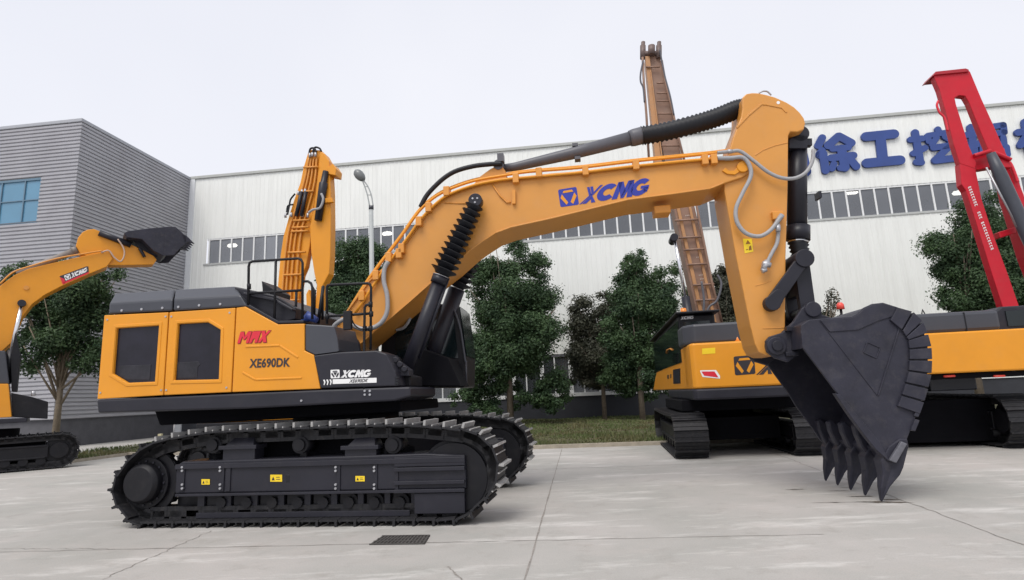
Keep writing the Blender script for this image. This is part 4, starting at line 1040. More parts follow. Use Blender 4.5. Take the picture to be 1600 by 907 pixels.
hose('stick_hose', [(1215.5, 350), (1216, 362), (1213.8, 380.6), (1206, 396), (1199, 410)], CA-.08, .033, HOSE, arm)
mb = MB()
for (x, y, x2, y2, r) in [(1136, 237, 1144, 237, .04), (1133, 248, 1146, 247.4, .045), (1214, 347, 1222, 336, .045), (1215, 352, 1216, 362, .045), (1199, 408, 1193, 421, .05), (1191, 412, 1204, 415, .05), (1190, 424, 1197, 421, .045)]:
    mb.tube([HU.Y(x, y, CA-.12), HU.Y(x2, y2, CA-.12)], r, 8)
mb.build('hose_fitting', STEEL, arm)
mb = MB(); p = HU.Y(1213, 338, CA-.03); mb.box(p.x-.08, p.x+.1, CA-.1, CA, p.z-.07, p.z+.07); mb.build('valve_block', YELD, arm, .01)
mb = MB(); p = HU.Y(1244, 284, CA); mb.prism(P([(1233, 218), (1246, 210), (1262, 212), (1262, 232), (1233, 232)], -.2), -.2, .2); mb.build('cylinder_bracket', CYL, arm, .01)

# arm cylinder above the boom
def path3(pts, c): return [HU.Y(x, y, c) for x, y in pts]
mb = MB(); q = path3([(781, 264), (805, 261), (893, 240.5), (988, 216)], 0)
mb.tube(q, [.075, .085, .115, .135], 24); mb.tube(path3([(984, 217), (990, 215.5), (1003, 212), (1006, 211.5)], 0), [.15, .165, .165, .15], 24)
for (x, y) in ((899, 228.5), (903, 249)): p = HU.Y(x, y, 0); mb.box(p.x-.06, p.x+.05, -.08, .08, p.z-.03, p.z+.03)
p = HU.Y(781, 264, 0); mb.tube([(p.x, -.22, p.z), (p.x, .22, p.z)], .1, 20); p = HU.Y(784, 254, 0); mb.box(p.x-.05, p.x+.07, -.28, -.1, p.z-.09, p.z+.07)
ac = mb.build('arm_cylinder', CYLG, hero)
mb = MB(); cl = smooth_path(path3([(1003, 212.5), (1040, 206), (1084, 195), (1120, 184), (1150, 172), (1162, 170)], 0), 12); rs = []
for i in range(len(cl)): rs.append(.185 if i % 2 == 0 else .155)
mb.tube(cl, rs, 20); mb.build('rod_boot', RUB, ac)
# bucket cylinder
mb = MB(); mb.tube(path3([(1246, 208), (1245.5, 358)], -.0), .165, 24)
mb.tube(path3([(1247, 354), (1247, 376)], 0), .20, 24); p = HU.Y(1245, 216, 0); mb.tube([(p.x, -.2, p.z), (p.x, .2, p.z)], .15, 18)
mb.obox(HU.Y(1257, 224, -.1), HU.Y(1267, 224, -.1), .12, .13); mb.box(*sorted((HU.Y(1232, 0, 0).x, HU.Y(1236, 0, 0).x)), -.1, .1, HU.Y(1233, 315, 0).z, HU.Y(1233, 305, 0).z)
bc = mb.build('bucket_cylinder', CYL, hero)
mb = MB(); bellows(mb, HU.Y(1247, 379, 0), HU.Y(1250, 398, 0), .18, .16, 3); mb.build('rod_boot', RUB, bc)
mb = MB(); mb.tube(path3([(1247, 376), (1247, 380)], 0), .17, 20); mb.build('chrome_rod', CHR, bc)
# linkage
CL = -.52
def bar(mb, a, b_, wa_, wb_, c0, c1, n=8):
    a = Vector((a[0], a[1])); b_ = Vector((b_[0], b_[1])); d = (b_-a).normalized(); nn = Vector((-d.y, d.x)); ring = []
    for j in range(n+1): an = math.pi/2+math.pi*j/n; ring.append(tuple(a+d*math.cos(an)*wa_+nn*math.sin(an)*wa_))
    for j in range(n+1): an = -math.pi/2+math.pi*j/n; ring.append(tuple(b_+d*math.cos(an)*wb_+nn*math.sin(an)*wb_))
    mb.prism(ring, c0, c1)
LP = lambda x, y: (HU.Y(x, y, CL).x, HU.Y(x, y, CL).z)
pT = LP(1257, 404); pA_ = LP(1207, 474); pE = LP(1269, 484)
mb = MB()
for c_ in (CL, -CL-.08): bar(mb, pA_, pT, .115, .10, c_, c_+.08)
for (q, r) in ((pA_, .13), (pT, .155)): mb.tube([(q[0], CL-.03, q[1]), (q[0], -CL+.03, q[1])], r, 22)
bar(mb, LP(1207, 474), LP(1216, 462), .13, .10, CL-.04, CL+.02)
lk = mb.build('tipping_link', CYL, hero, .01)
mb = MB()
for c_ in (-.38, .24): bar(mb, pT, pE, .13, .12, c_, c_+.14)
mb.box(pT[0]-.09, pT[0]+.07, -.3, .3, pE[1]+.3, pE[1]+.55)
mb.tube([(pE[0], -.55, pE[1]), (pE[0], .55, pE[1])], .09, 20)
mb.build('bucket_link', CYL, hero, .01)

# bucket
BC = -1.10
bkt = child('bucket', hero)
sp_px = [(1254, 543), (1251.5, 520), (1252, 508), (1264, 500), (1279, 498.6), (1331, 495), (1339, 490.5), (1350, 481), (1363, 475), (1380, 473.2), (1402, 480), (1421, 487.5), (1436, 502.5), (1445, 523), (1450, 544), (1450.5, 573), (1448, 596), (1443.5, 618), (1436, 640), (1427, 662), (1417, 688), (1405, 716), (1390, 722), (1372, 706), (1358, 685), (1323, 639), (1307.6, 614)]
spl = P(sp_px, BC)
TH = .05
for c_ in (BC, -BC-TH):
    mb = MB(); mb.prism(spl, c_, c_+TH); s_o = mb.build('side_plate', BKT, bkt, .012)
    if c_ == BC: near_plate = s_o
# shell following the back curve from the hinge to the lip
shell_px = [(1279, 500), (1331, 497), (1340, 493), (1351, 484), (1364, 477.5), (1380, 476), (1401, 482.5), (1419, 490), (1433, 504), (1442, 524), (1447, 544), (1447.5, 573), (1445, 596), (1440, 617), (1433, 639), (1424, 661), (1414, 687), (1402, 713)]
so_ = P(shell_px, BC); si_ = offset_poly(so_, -.07)
mb = MB(); cc = (sum(p[0] for p in so_)/len(so_), sum(p[1] for p in so_)/len(so_))
inn = []
for i, p in enumerate(so_):
    q = Vector(p); tdir = (Vector(so_[min(i+1, len(so_)-1)])-Vector(so_[max(i-1, 0)])).normalized(); nn = Vector((tdir.y, -tdir.x))
    if nn.dot(Vector(cc)-q) < 0: nn = -nn
    inn.append(tuple(q+nn*.07))
for i in range(len(so_)-1):
    mb.prism([so_[i], so_[i+1], inn[i+1], inn[i]], BC+TH, -BC-TH)
mb.build('shell', BKT, bkt)
# top rear torque box up to the hinge
mb = MB(); mb.prism(P([(1252, 508), (1264, 500), (1282, 498.8), (1310, 520), (1254, 545)], BC), BC+TH, -BC-TH); mb.build('torque_tube', BKT, bkt, .01)
# ears
CE = -.62
pB_ = HU.Y(1213, 541, CE); 
ear = [(1197, 533), (1203, 526), (1222, 520), (1240, 503), (1252, 483), (1262, 474), (1272, 473), (1282, 480), (1285, 492), (1300, 497), (1322, 497), (1330, 494), (1345, 505), (1290, 520), (1256, 545), (1246, 556), (1232, 566), (1212, 560), (1199, 550)]
for c_ in (CE, -CE-.1):
    mb = MB(); mb.prism(P(ear, CE), c_, c_+.1)
    e_ = Vector((pB_.x, 0, pB_.z)); mb.tube([(e_.x, c_-.04, e_.z), (e_.x, c_+.14, e_.z)], .15, 24)
    q = HU.Y(1270, 484, CE); mb.tube([(q.x, c_-.035, q.z), (q.x, c_+.135, q.z)], .13, 24)
    mb.build('ear', BKT, bkt, .015)
mb = MB(); e_ = pB_; mb.tube([(e_.x, CE-.08, e_.z), (e_.x, -CE+.08, e_.z)], .085, 20); mb.tube([(e_.x, CE-.075, e_.z), (e_.x, CE+.3, e_.z)], .06, 20)
p = HU.Y(1243, 515, CE); mb.box(p.x-.17, p.x+.13, CE-.1, CE+.02, p.z-.03, p.z+.05); p = HU.Y(1236, 553, CE); mb.box(p.x-.1, p.x+.1, CE-.08, CE+.02, p.z-.04, p.z+.03)
mb.build('pin', CYL, bkt, .01)
# raised plates and ribs on the near side
mb = MB()
def rib(mb, pts, w_=.02, h_=.03, c=BC):
    q = [HU.Y(x, y, c-.004) for x, y in pts]
    for a_, b_ in zip(q[:-1], q[1:]): mb.obox(a_, b_, h_, w_)
rib(mb, [(1281, 502), (1325, 559), (1371, 618.5)], .012, .012); rib(mb, [(1405, 513), (1372, 618.5)], .02, .03)
rib(mb, [(1349, 551), (1355, 535), (1375, 543.5), (1369, 560), (1349, 551)], .015, .02)
mb.prism(P([(1296, 519), (1340, 516), (1371, 502), (1394, 495), (1404, 482), (1380, 475), (1363, 477), (1350, 483), (1339, 493), (1331, 497), (1281, 501)], BC), BC-.018, BC+.01)
mb.build('side_reinforcement', BKT, near_plate, .006)
mb = MB(); mb.prism(P([(1302, 614.5), (1311, 617), (1372, 690), (1388, 722), (1366, 702), (1350, 682), (1326, 650)], BC), BC-.05, BC+.06); mb.build('side_cutter', BKT, near_plate, .01)
# wear shrouds fanned along the heel
sh = [(1395, 480, 1388, 499), (1419, 497, 1411, 515), (1421.5, 498.5, 1412, 517), (1439, 524, 1416, 527), (1440, 546, 1419, 545), (1448, 545, 1419, 546), (1450, 565, 1419, 563), (1449, 588, 1418, 582), (1444, 607, 1412, 600), (1437, 630, 1406, 618)]
ed = [(1395, 481), (1421, 488), (1436, 503), (1444, 522), (1449.5, 543), (1450.5, 563), (1449.5, 585), (1444.5, 607), (1438, 628), (1431, 648)]
inn_ = [(1388, 500), (1408, 517), (1414, 527), (1417, 532), (1419, 546), (1419, 563), (1418, 580), (1413, 599), (1407, 618), (1400, 636)]
for k_ in range(len(ed)-1):
    a_ = ed[k_]; b_ = ed[k_+1]; c_ = inn_[k_+1]; d_ = inn_[k_]
    lerp = lambda p, q, t: (p[0]*(1-t)+q[0]*t, p[1]*(1-t)+q[1]*t)
    poly = [lerp(a_, b_, .06), lerp(a_, b_, .93), lerp(d_, c_, .93), lerp(d_, c_, .06)]
    ox = [(x+3.5, y) if i < 2 else (x, y) for i, (x, y) in enumerate(poly)]
    mb = MB(); mb.prism(P(ox, BC), BC-.05, BC+.12); mb.build('wear_shroud', BKT, bkt, .008)
for (a_, b_) in (((1436, 632), (1429, 650)), ((1431, 655), (1424, 672))):
    mb = MB(); mb.prism(P([(a_[0]-3, a_[1]), (a_[0]+4, a_[1]+2), (b_[0]+4, b_[1]+2), (b_[0]-3, b_[1])], BC), BC-.04, BC+.25); mb.build('wear_shroud', BKT, bkt, .008)
# lip and teeth
mb = MB(); mb.prism(P([(1404, 716), (1394, 722), (1380, 702), (1390, 690), (1411, 690)], BC), BC+TH, -BC-TH); mb.build('lip', BKT, bkt, .02)
tooth_px = [(1417, 688), (1419.5, 700), (1412, 733), (1408, 745), (1394, 764), (1383.5, 789), (1380.5, 786), (1378.5, 765), (1380, 745), (1376, 722), (1388, 700), (1405, 688)]
tp = P(tooth_px, BC); tipz = min(z for _, z in tp)
tp = [(x, z-tipz+.01) if z < .6 and False else (x, z) for x, z in tp]
zs = [z for _, z in tp]; zmax = max(zs); zmin = min(zs)
ad_px = [(1404, 718), (1386, 724), (1372, 706), (1362, 684), (1358, 668), (1366, 664), (1382, 678), (1394, 694)]
for k_ in range(5):
    yc = -1.0+k_*.5
    mb = MB(); ap = P(ad_px, BC); mb.prism([(x+.02, z) for x, z in ap], yc-.085, yc+.085); mb.build('tooth_adapter', BKT, bkt, .025)
    tt = [(x - (0 if k_ == 0 else .0), z-zmin+.005) for x, z in tp]
    # keep only nose for the inner ones but same cast shape
    mb = MB(); n_ = len(tt)
    def wd(z): t = z/(zmax-zmin); return .022+.10*min(1, t*1.6)
    A = [(x, yc-wd(z), z) for x, z in tt]; B = [(x, yc+wd(z), z) for x, z in tt]
    mb.loft(A, B); t_ = mb.build('tooth', BKT, bkt, .02)
p_ = HU.Y(1403, 703, BC); mb = MB(); q = [HU.Y(x, y, BC-.07) for x, y in [(1409, 690), (1418, 694), (1401, 724), (1390, 720)]]; mb.loft([tuple(v+Vector((0, -.0, 0))) for v in q], [tuple(v+Vector((0, .06, 0))) for v in q]); mb.build('wear_cap', mat('rubbed steel edge', (.13, .13, .15), .45, .2, var=.2, scale=12), bkt, .01)

# handrails, mirror
def rail(mb, pts, c, r=.022): mb.tube([HU.Y(x, y, c) for x, y in pts], r, 8)
mb = MB(); CR = CS+.06
rail(mb, [(388, 479), (388.6, 417), (390, 411), (395, 408.6), (466, 404.2), (470.5, 406), (472.8, 411), (472.6, 499)], CR)
rail(mb, [(389, 458.7), (471, 454)], CR); rail(mb, [(431, 406), (428.8, 500)], CR)
rail(mb, [(472, 440), (481, 440), (486, 443), (488, 449), (488, 499)], CR); rail(mb, [(463, 454), (462, 499)], CR+.3); rail(mb, [(389, 444), (389, 452)], CR, .034)
rail(mb, [(488, 449), (492, 455), (491, 500)], CR+.6)
mb.build('handrail', BLK, hero)
mb = MB()
rail(mb, [(511, 506.5), (510.6, 449.4), (512, 446.5), (517, 445.4), (574.5, 443), (578, 444.5), (579.8, 449.4), (579, 546.7)], CR)
rail(mb, [(511, 494.8), (580.7, 490)], CR); rail(mb, [(569.5, 612), (569, 546.7), (569.8, 481), (571.5, 477.5), (576, 476), (579, 478)], CR-.03)
rail(mb, [(504, 500), (504, 450), (506, 447)], CR+.5); rail(mb, [(497, 506), (505, 448)], CR+.5, .03)
for x, y in ((579, 476), (580, 491), (511, 495), (570, 514), (579, 514)): rail(mb, [(x, y-4), (x, y+4)], CR, .036)
rail(mb, [(569, 514), (580, 514)], CR); mb.build('handrail', BLK, hero)
mb = MB(); p = HU.Y(543.5, 500, CR-.1); mb.box(p.x-.065, p.x+.065, CR-.14, CR-.06, p.z-.16, p.z+.14); mb.tube([HU.Y(549, 492, CR-.05), HU.Y(571, 491, CR)], .015, 6)
mb.tube(smooth_path([HU.Y(x, y, CR-.05) for x, y in [(550, 500), (554, 508), (562, 514), (571, 514)]]), .013, 6); mb.build('mirror', BLK, hero, .03)

# ================================================================== BACKGROUND MACHINES
def simple_track(parent, length, h, width, loc, rz, N=44, detail_side=-1, gh=.045):
    """crawler along local x, its outline, frame, rollers, sprocket and idler"""
    lp = stadium(-length/2, length/2, h, h*.46, h*.46, .03)
    tr = crawler(parent, lp, 0, width, N, gh, None, loc, rz)
    mb = MB(); mb.box(-length/2+h*.75, length/2-h*.75, -width*.3, width*.3, h*.32, h*.68)
    mb.box(-length/2+h*.8, length/2-h*.8, -width*.34, width*.34, h*.30, h*.36); mb.box(-length/2+h*.8, length/2-h*.8, -width*.34, width*.34, h*.62, h*.67)
    fr = mb.build('track_frame', BLK, parent, .02); fr.location = loc; fr.rotation_euler = (0, 0, rz)
    for i in range(7):
        x = -length/2+h*.9+i*(length-1.8*h)/6; mb = MB(); disc(mb, x, h*.24, h*.11, -width*.3, width*.3, 16); mb.build('bottom_roller', BLK, fr)
    for x, nm in ((-length/2+h*.5, 'sprocket'), (length/2-h*.5, 'idler')):
        mb = MB(); disc(mb, x, h*.5, h*.36, -width*.12, width*.12, 30); disc(mb, x, h*.5, h*.22, -width*.3, width*.3, 24)
        o = mb.build(nm, BLK, parent, .01); o.location = loc; o.rotation_euler = (0, 0, rz)
    return tr, fr
def deck_hood(parent, name, x0, x1, y0, y1, z0, z1, m_, cham=.25):
    mb = MB(); mb.loft([(x0, y0, z0), (x0, y0, z1-cham*.6), (x0, y0+cham, z1), (x0, y1-cham, z1), (x0, y1, z1-cham*.6), (x0, y1, z0)],
                       [(x1, y0, z0), (x1, y0, z1-cham*.6), (x1, y0+cham, z1), (x1, y1-cham, z1), (x1, y1, z1-cham*.6), (x1, y1, z0)])
    return mb.build(name, m_, parent, .03)

# ---- machine at the left edge, boom reaching up to the right
ML = Frame(-16.9, 19.36, math.radians(38))
g0 = ML.Z(110, 730)
left = thing('excavator', 'orange excavator cut off by the left edge, curled bucket held high before the grey slats', 'excavator', ML)
xe = g0.x+.25
simple_track(left, 4.9, 1.2, .6, (xe-2.45, .3, 0), 0, 46)
simple_track(left, 4.9, 1.2, .6, (xe-2.45, 2.7, 0), 0, 46)
mb = MB(); mb.box(xe-3.9, xe-1.0, .5, 2.5, .5, 1.1); mb.tube([(xe-2.45, 1.5, 1.0), (xe-2.45, 1.5, 1.4)], .7, 30); mb.build('car_body', CARB, left, .02)
LC = .15
def PL(pts, c=LC): return PY(ML, c, pts)
mb = MB(); mb.prism(PL([(-140, 662), (42, 653), (42, 660), (-140, 670)]), LC, 2.8); mb.build('base_frame', BLK2, left, .02)
mb = MB(); mb.prism(PL([(-140, 600), (13, 600), (18, 652), (-140, 661)]), LC, 1.0); sp = mb.build('side_panel', YEL, left, .02)
mb = MB(); mb.prism(PL([(-140, 540), (8, 548), (14, 600), (-140, 600)]), LC+.1, 1.0); mb.build('hood', GRY, left, .03)
mb = MB(); mb.prism(PL([(17, 614), (48, 620), (75, 628), (74, 655), (20, 652)], LC+.2), LC+.2, 1.0); mb.build('tool_box', BLK, left, .02)
mb = MB(); mb.prism(PL([(16, 560), (24, 520), (32, 556), (26, 612), (18, 612)], LC+.3), LC+.3, 1.1); mb.build('boom_bracket', BLK, left, .02)
mb = MB(); mb.prism(PL([(-60, 640), (0, 640), (4, 520), (-60, 520)], 1.9), 1.9, 2.8); mb.build('cab', BLK, left, .03)
mb = MB(); p = ML.Y(52, 617, LC+.2); mb.tube([(p.x, LC+.15, p.z-.05), (p.x, LC+.15, p.z+.12)], .06, 8); mb.build('work_lamp', STEEL, left)
bc_ = 1.05
def PB2(pts, c=bc_): return PY(ML, c, pts)
bm = [(-30, 585), (0, 552), (20, 534), (26, 515), (34, 496), (50, 475.6), (70, 461), (95, 448), (140, 428), (167, 417), (176, 405), (172, 393), (150, 396), (117.5, 403), (45, 420), (22.6, 430), (0, 447), (-30, 480)]
mb = MB(); mb.prism(PB2(bm), bc_, bc_+.75); lb2 = mb.build('boom', YEL, left, .02)
st2 = [(118.4, 385), (122, 371.6), (129, 363), (137, 359), (147, 358), (155, 361), (190, 375), (215, 387), (240, 400), (245, 406), (240, 413.5), (200, 414.5), (172, 414.6), (150, 405), (125, 396)]
mb = MB(); mb.prism(PB2(st2, bc_+.1), bc_+.1, bc_+.65); ls = mb.build('stick', YEL, left, .02)
q = [ML.Y(x, y, bc_+.2) for x, y in [(26, 428), (62, 414), (120, 391)]]
mb = MB(); mb.tube([q[0], q[1], q[2]], [.09, .11, .12], 14); mb.tube([q[2]-Vector((.15, 0, .05)), q[2]], .14, 14); mb.build('arm_cylinder', mat('cylinder rubbed grey', (.22, .19, .17), .5, var=.2, dust=.3), left)
mb = MB(); mb.tube([ML.Y(155, 364, bc_+.05), ML.Y(205, 383, bc_+.05)], .12, 12); mb.build('bucket_cylinder', CYL, left)
mb = MB(); mb.tube([ML.Y(33, 480, bc_-.12), ML.Y(16, 555, bc_-.12)], .065, 12); rod = mb.build('chrome_rod', CHR, left)
mb = MB(); mb.tube([ML.Y(18, 548, bc_-.12), ML.Y(10, 600, bc_-.12)], .12, 14); mb.build('boom_cylinder', CYL, left)
mb = MB(); p = ML.Y(34, 474, bc_-.15); mb.tube([(p.x, bc_-.2, p.z), (p.x, bc_, p.z)], .12, 16); mb.build('cylinder_pin', CYL, lb2)
mb = MB(); p = ML.Y(41, 450, bc_-.02); mb.tube([(p.x, bc_-.03, p.z), (p.x, bc_, p.z)], .08, 14); mb.build('pin_boss', YELD, lb2)
mb = MB(); mb.tube(smooth_path([ML.Y(x, y, bc_-.06) for x, y in [(0, 444), (20, 426), (45, 417), (90, 404), (130, 397), (160, 392)]]), .028, 8); mb.build('hydraulic_pipe', YELD, lb2)
mb = MB(); mb.tube(smooth_path([ML.Y(x, y, bc_-.05) for x, y in [(158, 395), (170, 392), (178, 402), (188, 409), (194, 400), (193, 388), (184, 374)]]), .03, 8); mb.build('stick_hose', mat('tan hose', (.5, .36, .28), .5), ls)
mb = MB(); mb.tube(smooth_path([ML.Y(x, y, bc_+.2) for x, y in [(0, 452), (8, 435), (22, 425), (38, 421)]]), .05, 8); mb.build('boom_hose', RUB, lb2)
# plaque on boom
qd = [ML.Y(x, y, bc_) for x, y in [(98, 445), (139, 427.5), (138, 415.5), (93, 432)]]
o = decal([(.05, 0), (1, 0), (1, .9), (.93, 1), (.0, 1), (0, .1)], [tuple(range(6))], qd, 'plaque', DTX, lb2, .006)
V_, F_ = glyph_strokes([[(.04, 0), (1, 0), (1, .2), (.04, .2)], [(0, 0), (.09, 0), (.12, .5), (0, .9)]]); decal(V_, F_, qd, 'plaque_border', REDD, o, .010)
def subq(q, u0, u1, v0, v1):
    f = lambda u, v: q[0]*(1-u)*(1-v)+q[1]*u*(1-v)+q[2]*u*v+q[3]*(1-u)*v
    return [f(u0, v0), f(u1, v0), f(u1, v1), f(u0, v1)]
put_emblem(subq(qd, .14, .34, .28, .88), o, WHT, DTX, .008)
V_, F_ = wordmark(); decal(V_, F_, subq(qd, .36, .95, .30, .86), 'brand_lettering', WHT, o, .012)
# bucket
lbk = child('bucket', left)
bw0 = bc_-.35
side = [(259, 354.5), (274, 354.5), (284, 363), (291, 371), (291, 380), (280, 390), (272, 399), (256, 400), (257, 378)]
for c_ in (bw0, bw0+1.5):
    mb = MB(); mb.prism(PB2(side, bw0), c_, c_+.05); mb.build('side_plate', BKT, lbk, .01)
shell = PB2([(259, 354.5), (230, 357), (200, 361), (194, 364), (199, 371), (222, 374), (240, 392), (256, 400), (262, 396), (258, 376), (262, 360)], bw0)
mb = MB(); mb.prism(shell, bw0+.02, bw0+1.53); mb.build('shell', BKT, lbk, .02)
mb = MB(); mb.prism(PB2([(258, 355), (274, 354.5), (288, 369), (284, 372), (270, 360), (258, 360)], bw0), bw0+.04, bw0+1.5); mb.build('floor_plate', BKT, lbk, .01)
for k_ in range(5):
    mb = MB(); c_ = bw0+k_*.34
    A = PB2([(284, 366), (292, 369), (304, 381), (296, 378), (288, 380)], bw0); mb.prism(A, c_, c_+.12); mb.build('tooth', BKT, lbk, .01)
mb = MB(); mb.prism(PB2([(208, 376), (222, 372), (240, 388), (246, 400), (238, 410), (224, 397)], bc_+.15), bc_+.15, bc_+.6)
mb.tube([ML.Y(218, 388, bc_), ML.Y(226, 402, bc_)], .06, 8); mb.build('linkage', CYL, left, .01)

# ---- machine behind the hood: boom and stick folded upright
MU = Frame(-6.2, 16.2, math.radians(-8))
upm = thing('excavator', 'orange excavator hidden behind the front one, boom and stick folded upright above its hood', 'excavator', MU)
simple_track(upm, 4.6, 1.0, .6, (0, -1.2, 0), 0, 40); simple_track(upm, 4.6, 1.0, .6, (0, 1.2, 0), 0, 40)
mb = MB(); mb.box(-1.2, 1.2, -.9, .9, .5, .95); mb.tube([(0, 0, .9), (0, 0, 1.2)], .7, 30); mb.build('car_body', CARB, upm, .02)
mb = MB(); mb.box(-1.9, 2.1, -1.35, 1.35, 1.2, 1.42); mb.build('base_frame', BLK, upm, .02)
mb = MB(); mb.box(-2.2, -.2, -1.33, 1.33, 1.43, 2.4); mb.build('engine_cover', YEL, upm, .05)
mb = MB(); mb.box(.1, 2.0, .5, 1.33, 1.43, 2.9); mb.build('cab', BLK, upm, .05)
mb = MB(); mb.box(-.1, 1.4, -1.33, -.5, 1.43, 2.2); mb.build('tank_cover', YEL, upm, .04)
UC = -.55
def PU(pts, c=UC): return PY(MU, c, pts)
lm_ = [(432, 506), (434, 445), (438, 400), (442.7, 369), (454, 329), (462, 305), (469, 286), (474, 262), (480.7, 240), (485, 234), (502, 235), (499, 262), (495, 290), (489, 329), (487, 352), (484, 384), (478, 416), (472, 430), (466, 470), (464, 506)]
mb = MB(); mb.prism(PU(lm_), UC, UC+.22); ubm = mb.build('stick', YEL, upm, .02)
rm_ = [(500, 236), (507, 240), (514, 252), (516.5, 300), (517, 350), (516, 400), (514, 428), (504, 447), (501, 475), (498, 506), (488, 506), (493, 470), (495, 446), (491, 428), (486, 395), (484, 355), (490, 325), (497, 270)]
mb = MB(); mb.prism(PU(rm_, UC-.06), UC-.06, UC+.25); ubo = mb.build('boom', YEL, upm, .02)
for dx in (6, 12, 19, 27):
    pts = [(434+dx, 500), (436+dx, 445), (444+dx*.95, 369), (456+dx*.9, 329), (470+dx*.8, 286), (480+dx*.55, 245)]
    mb = MB(); mb.tube(smooth_path([MU.Y(x, y, UC-.05) for x, y in pts], 4), .03, 7); mb.build('hydraulic_pipe', YELD, ubm)
for y in (262, 300, 345, 356, 362, 395, 430, 470):
    t = (y-240)/(506-240); xl = 480-48*t**.85; xr = xl+22+10*t
    mb = MB(); mb.tube([MU.Y(xl, y, UC-.09), MU.Y(xr, y-1, UC-.09)], .03, 6); mb.build('pipe_clamp', YELD, ubm)
mb = MB()
for x, y in [(446, 337), (455, 336), (464, 335), (473, 336), (481, 337), (466, 302), (472, 300), (477, 299), (484, 243), (488, 242), (493, 242), (440, 466), (446, 468), (449, 463)]:
    p = MU.Y(x, y, UC-.1); mb.tube([(p.x, p.y, p.z-.06), (p.x, p.y, p.z+.06)], .035, 8)
mb.build('hose_fitting', STEEL, ubm)
for pts in ([(483, 241), (485, 233), (491, 232), (494, 238)], [(488, 241), (492, 231), (499, 232), (502, 237)]):
    mb = MB(); mb.tube(smooth_path([MU.Y(x, y, UC-.05) for x, y in pts]), .028, 7); mb.build('stick_hose', RUB, ubm)
for pts in ([(461, 303), (454, 312), (452, 322), (449, 336)], [(458, 320), (450, 322), (448, 332)]):
    mb = MB(); mb.tube(smooth_path([MU.Y(x, y, UC-.1) for x, y in pts]), .025, 7); mb.build('stick_hose', RUB, ubm)
mb = MB(); mb.tube([MU.Y(471, 300, UC-.12), MU.Y(463, 338, UC-.12)], .055, 8); mb.tube([MU.Y(478, 300, UC-.12), MU.Y(471, 338, UC-.12)], .055, 8); mb.build('dark_hose', CYL, ubm)
mb = MB(); mb.tube([MU.Y(509, 268, UC-.12), MU.Y(506, 285, UC-.12), MU.Y(505.5, 287, UC-.12), MU.Y(497, 345, UC-.12)], [.08, .09, .12, .10], 12); mb.build('arm_cylinder', CYL, upm)
mb = MB(); mb.tube(smooth_path([MU.Y(x, y, UC-.3) for x, y in [(502, 303), (505, 312), (500, 325), (489, 328), (482, 333)]]), .035, 8); mb.build('grey_hose', HOSE, ubo)
mb = MB(); p = MU.Y(519, 265, UC-.1); mb.prism(PU([(512, 262), (520, 256), (525, 264), (524, 274), (513, 272)], UC-.1), UC-.1, UC+.3); mb.prism(PU([(508, 310), (519, 309), (520, 316), (508, 317)], UC-.15), UC-.15, UC-.05); mb.build('pin_boss', YEL, ubo, .01)
mb = MB(); mb.prism(PU([(478, 460), (482, 452), (486, 470), (485, 492), (479, 496)], UC-.25), UC-.25, UC-.05); mb.build('bracket', YEL, ubo, .02)

# ---- rear view machine with a very tall boom
M4 = Frame(5.83, 15.05, math.radians(-8.5))
tall = thing('excavator', 'orange excavator seen from behind with a very tall slim brownish boom and red beacon', 'excavator', M4)
simple_track(tall, 5.9, 1.14, .84, (-1.44, 2.62, 0), math.pi/2, 46, gh=.05); simple_track(tall, 5.9, 1.14, .84, (1.46, 2.62, 0), math.pi/2, 46, gh=.05)
mb = MB(); mb.box(-1.1, 1.1, 1.2, 4.0, .35, .95); mb.tube([(0, 2.6, .9), (0, 2.6, 1.3)], .75, 32); mb.build('car_body', CARB, tall, .02)
RY = -.45
def rz4(px, py): return M4.Y(px, py, RY)
zb4 = rz4(1088, 608).z; zt4 = rz4(1088, 536.5).z; zh4 = M4.Y(1077, 507.6, RY+.3).z; zu4 = rz4(1088, 626).z
xl4 = rz4(1088, 600).x; xr4 = -xl4+.05
def bx_loft(name, m_, pts, z0, z1, par, bev=.03):
    """plan outline pts (x,y) raised z0..z1"""
    mb = MB(); mb.loft([(x, y, z0) for x, y in pts], [(x, y, z1) for x, y in pts]); return mb.build(name, m_, par, bev)
ch = .07
cw = [(xl4, RY), (xr4, RY), (xr4+.02, RY+1.2), (xl4-.02, RY+1.2)]
cwo = bx_loft('counterweight', YEL, [(xl4, RY), (xr4, RY), (xr4+ch, RY+.1), (xr4+ch, RY+1.3), (xl4-ch, RY+1.3), (xl4-ch, RY+.1)], zb4, zt4, tall, .05)
bx_loft('base_frame', BLK2, [(xl4, RY-.02), (xr4, RY-.02), (xr4+ch+.02, RY+.1), (xr4+ch+.02, 5.4), (xl4-ch-.02, 5.4), (xl4-ch-.02, RY+.1)], zu4, zb4-.004, tall, .05)
XS = xl4-ch
def PX(c, pts): return [(lambda p: (p.y, p.z))(M4.X(x, y, c)) for x, y in pts]
def xprism(mb, pts, c0, c1): n = len(pts); return mb.loft([(c0, y, z) for y, z in pts], [(c1, y, z) for y, z in pts])
sd_px = [(1085, 608), (1020.7, 610), (1024, 590), (1026, 582), (1035, 578), (1038, 566), (1041, 553), (1085, 537)]
mb = MB(); xprism(mb, [(max(y, RY+.12), z) for y, z in PX(XS, sd_px)], XS, XS+.5); sp4 = mb.build('side_panel', YEL, tall, .03)
for gpx in ([(1051, 554), (1061, 551.5), (1061, 567), (1051, 568)], [(1052, 578), (1063, 576), (1063.5, 599.5), (1052.5, 600)]):
    mb = MB(); xprism(mb, PX(XS, gpx), XS-.012, XS+.01); mb.build('grille', GLASSD, sp4)
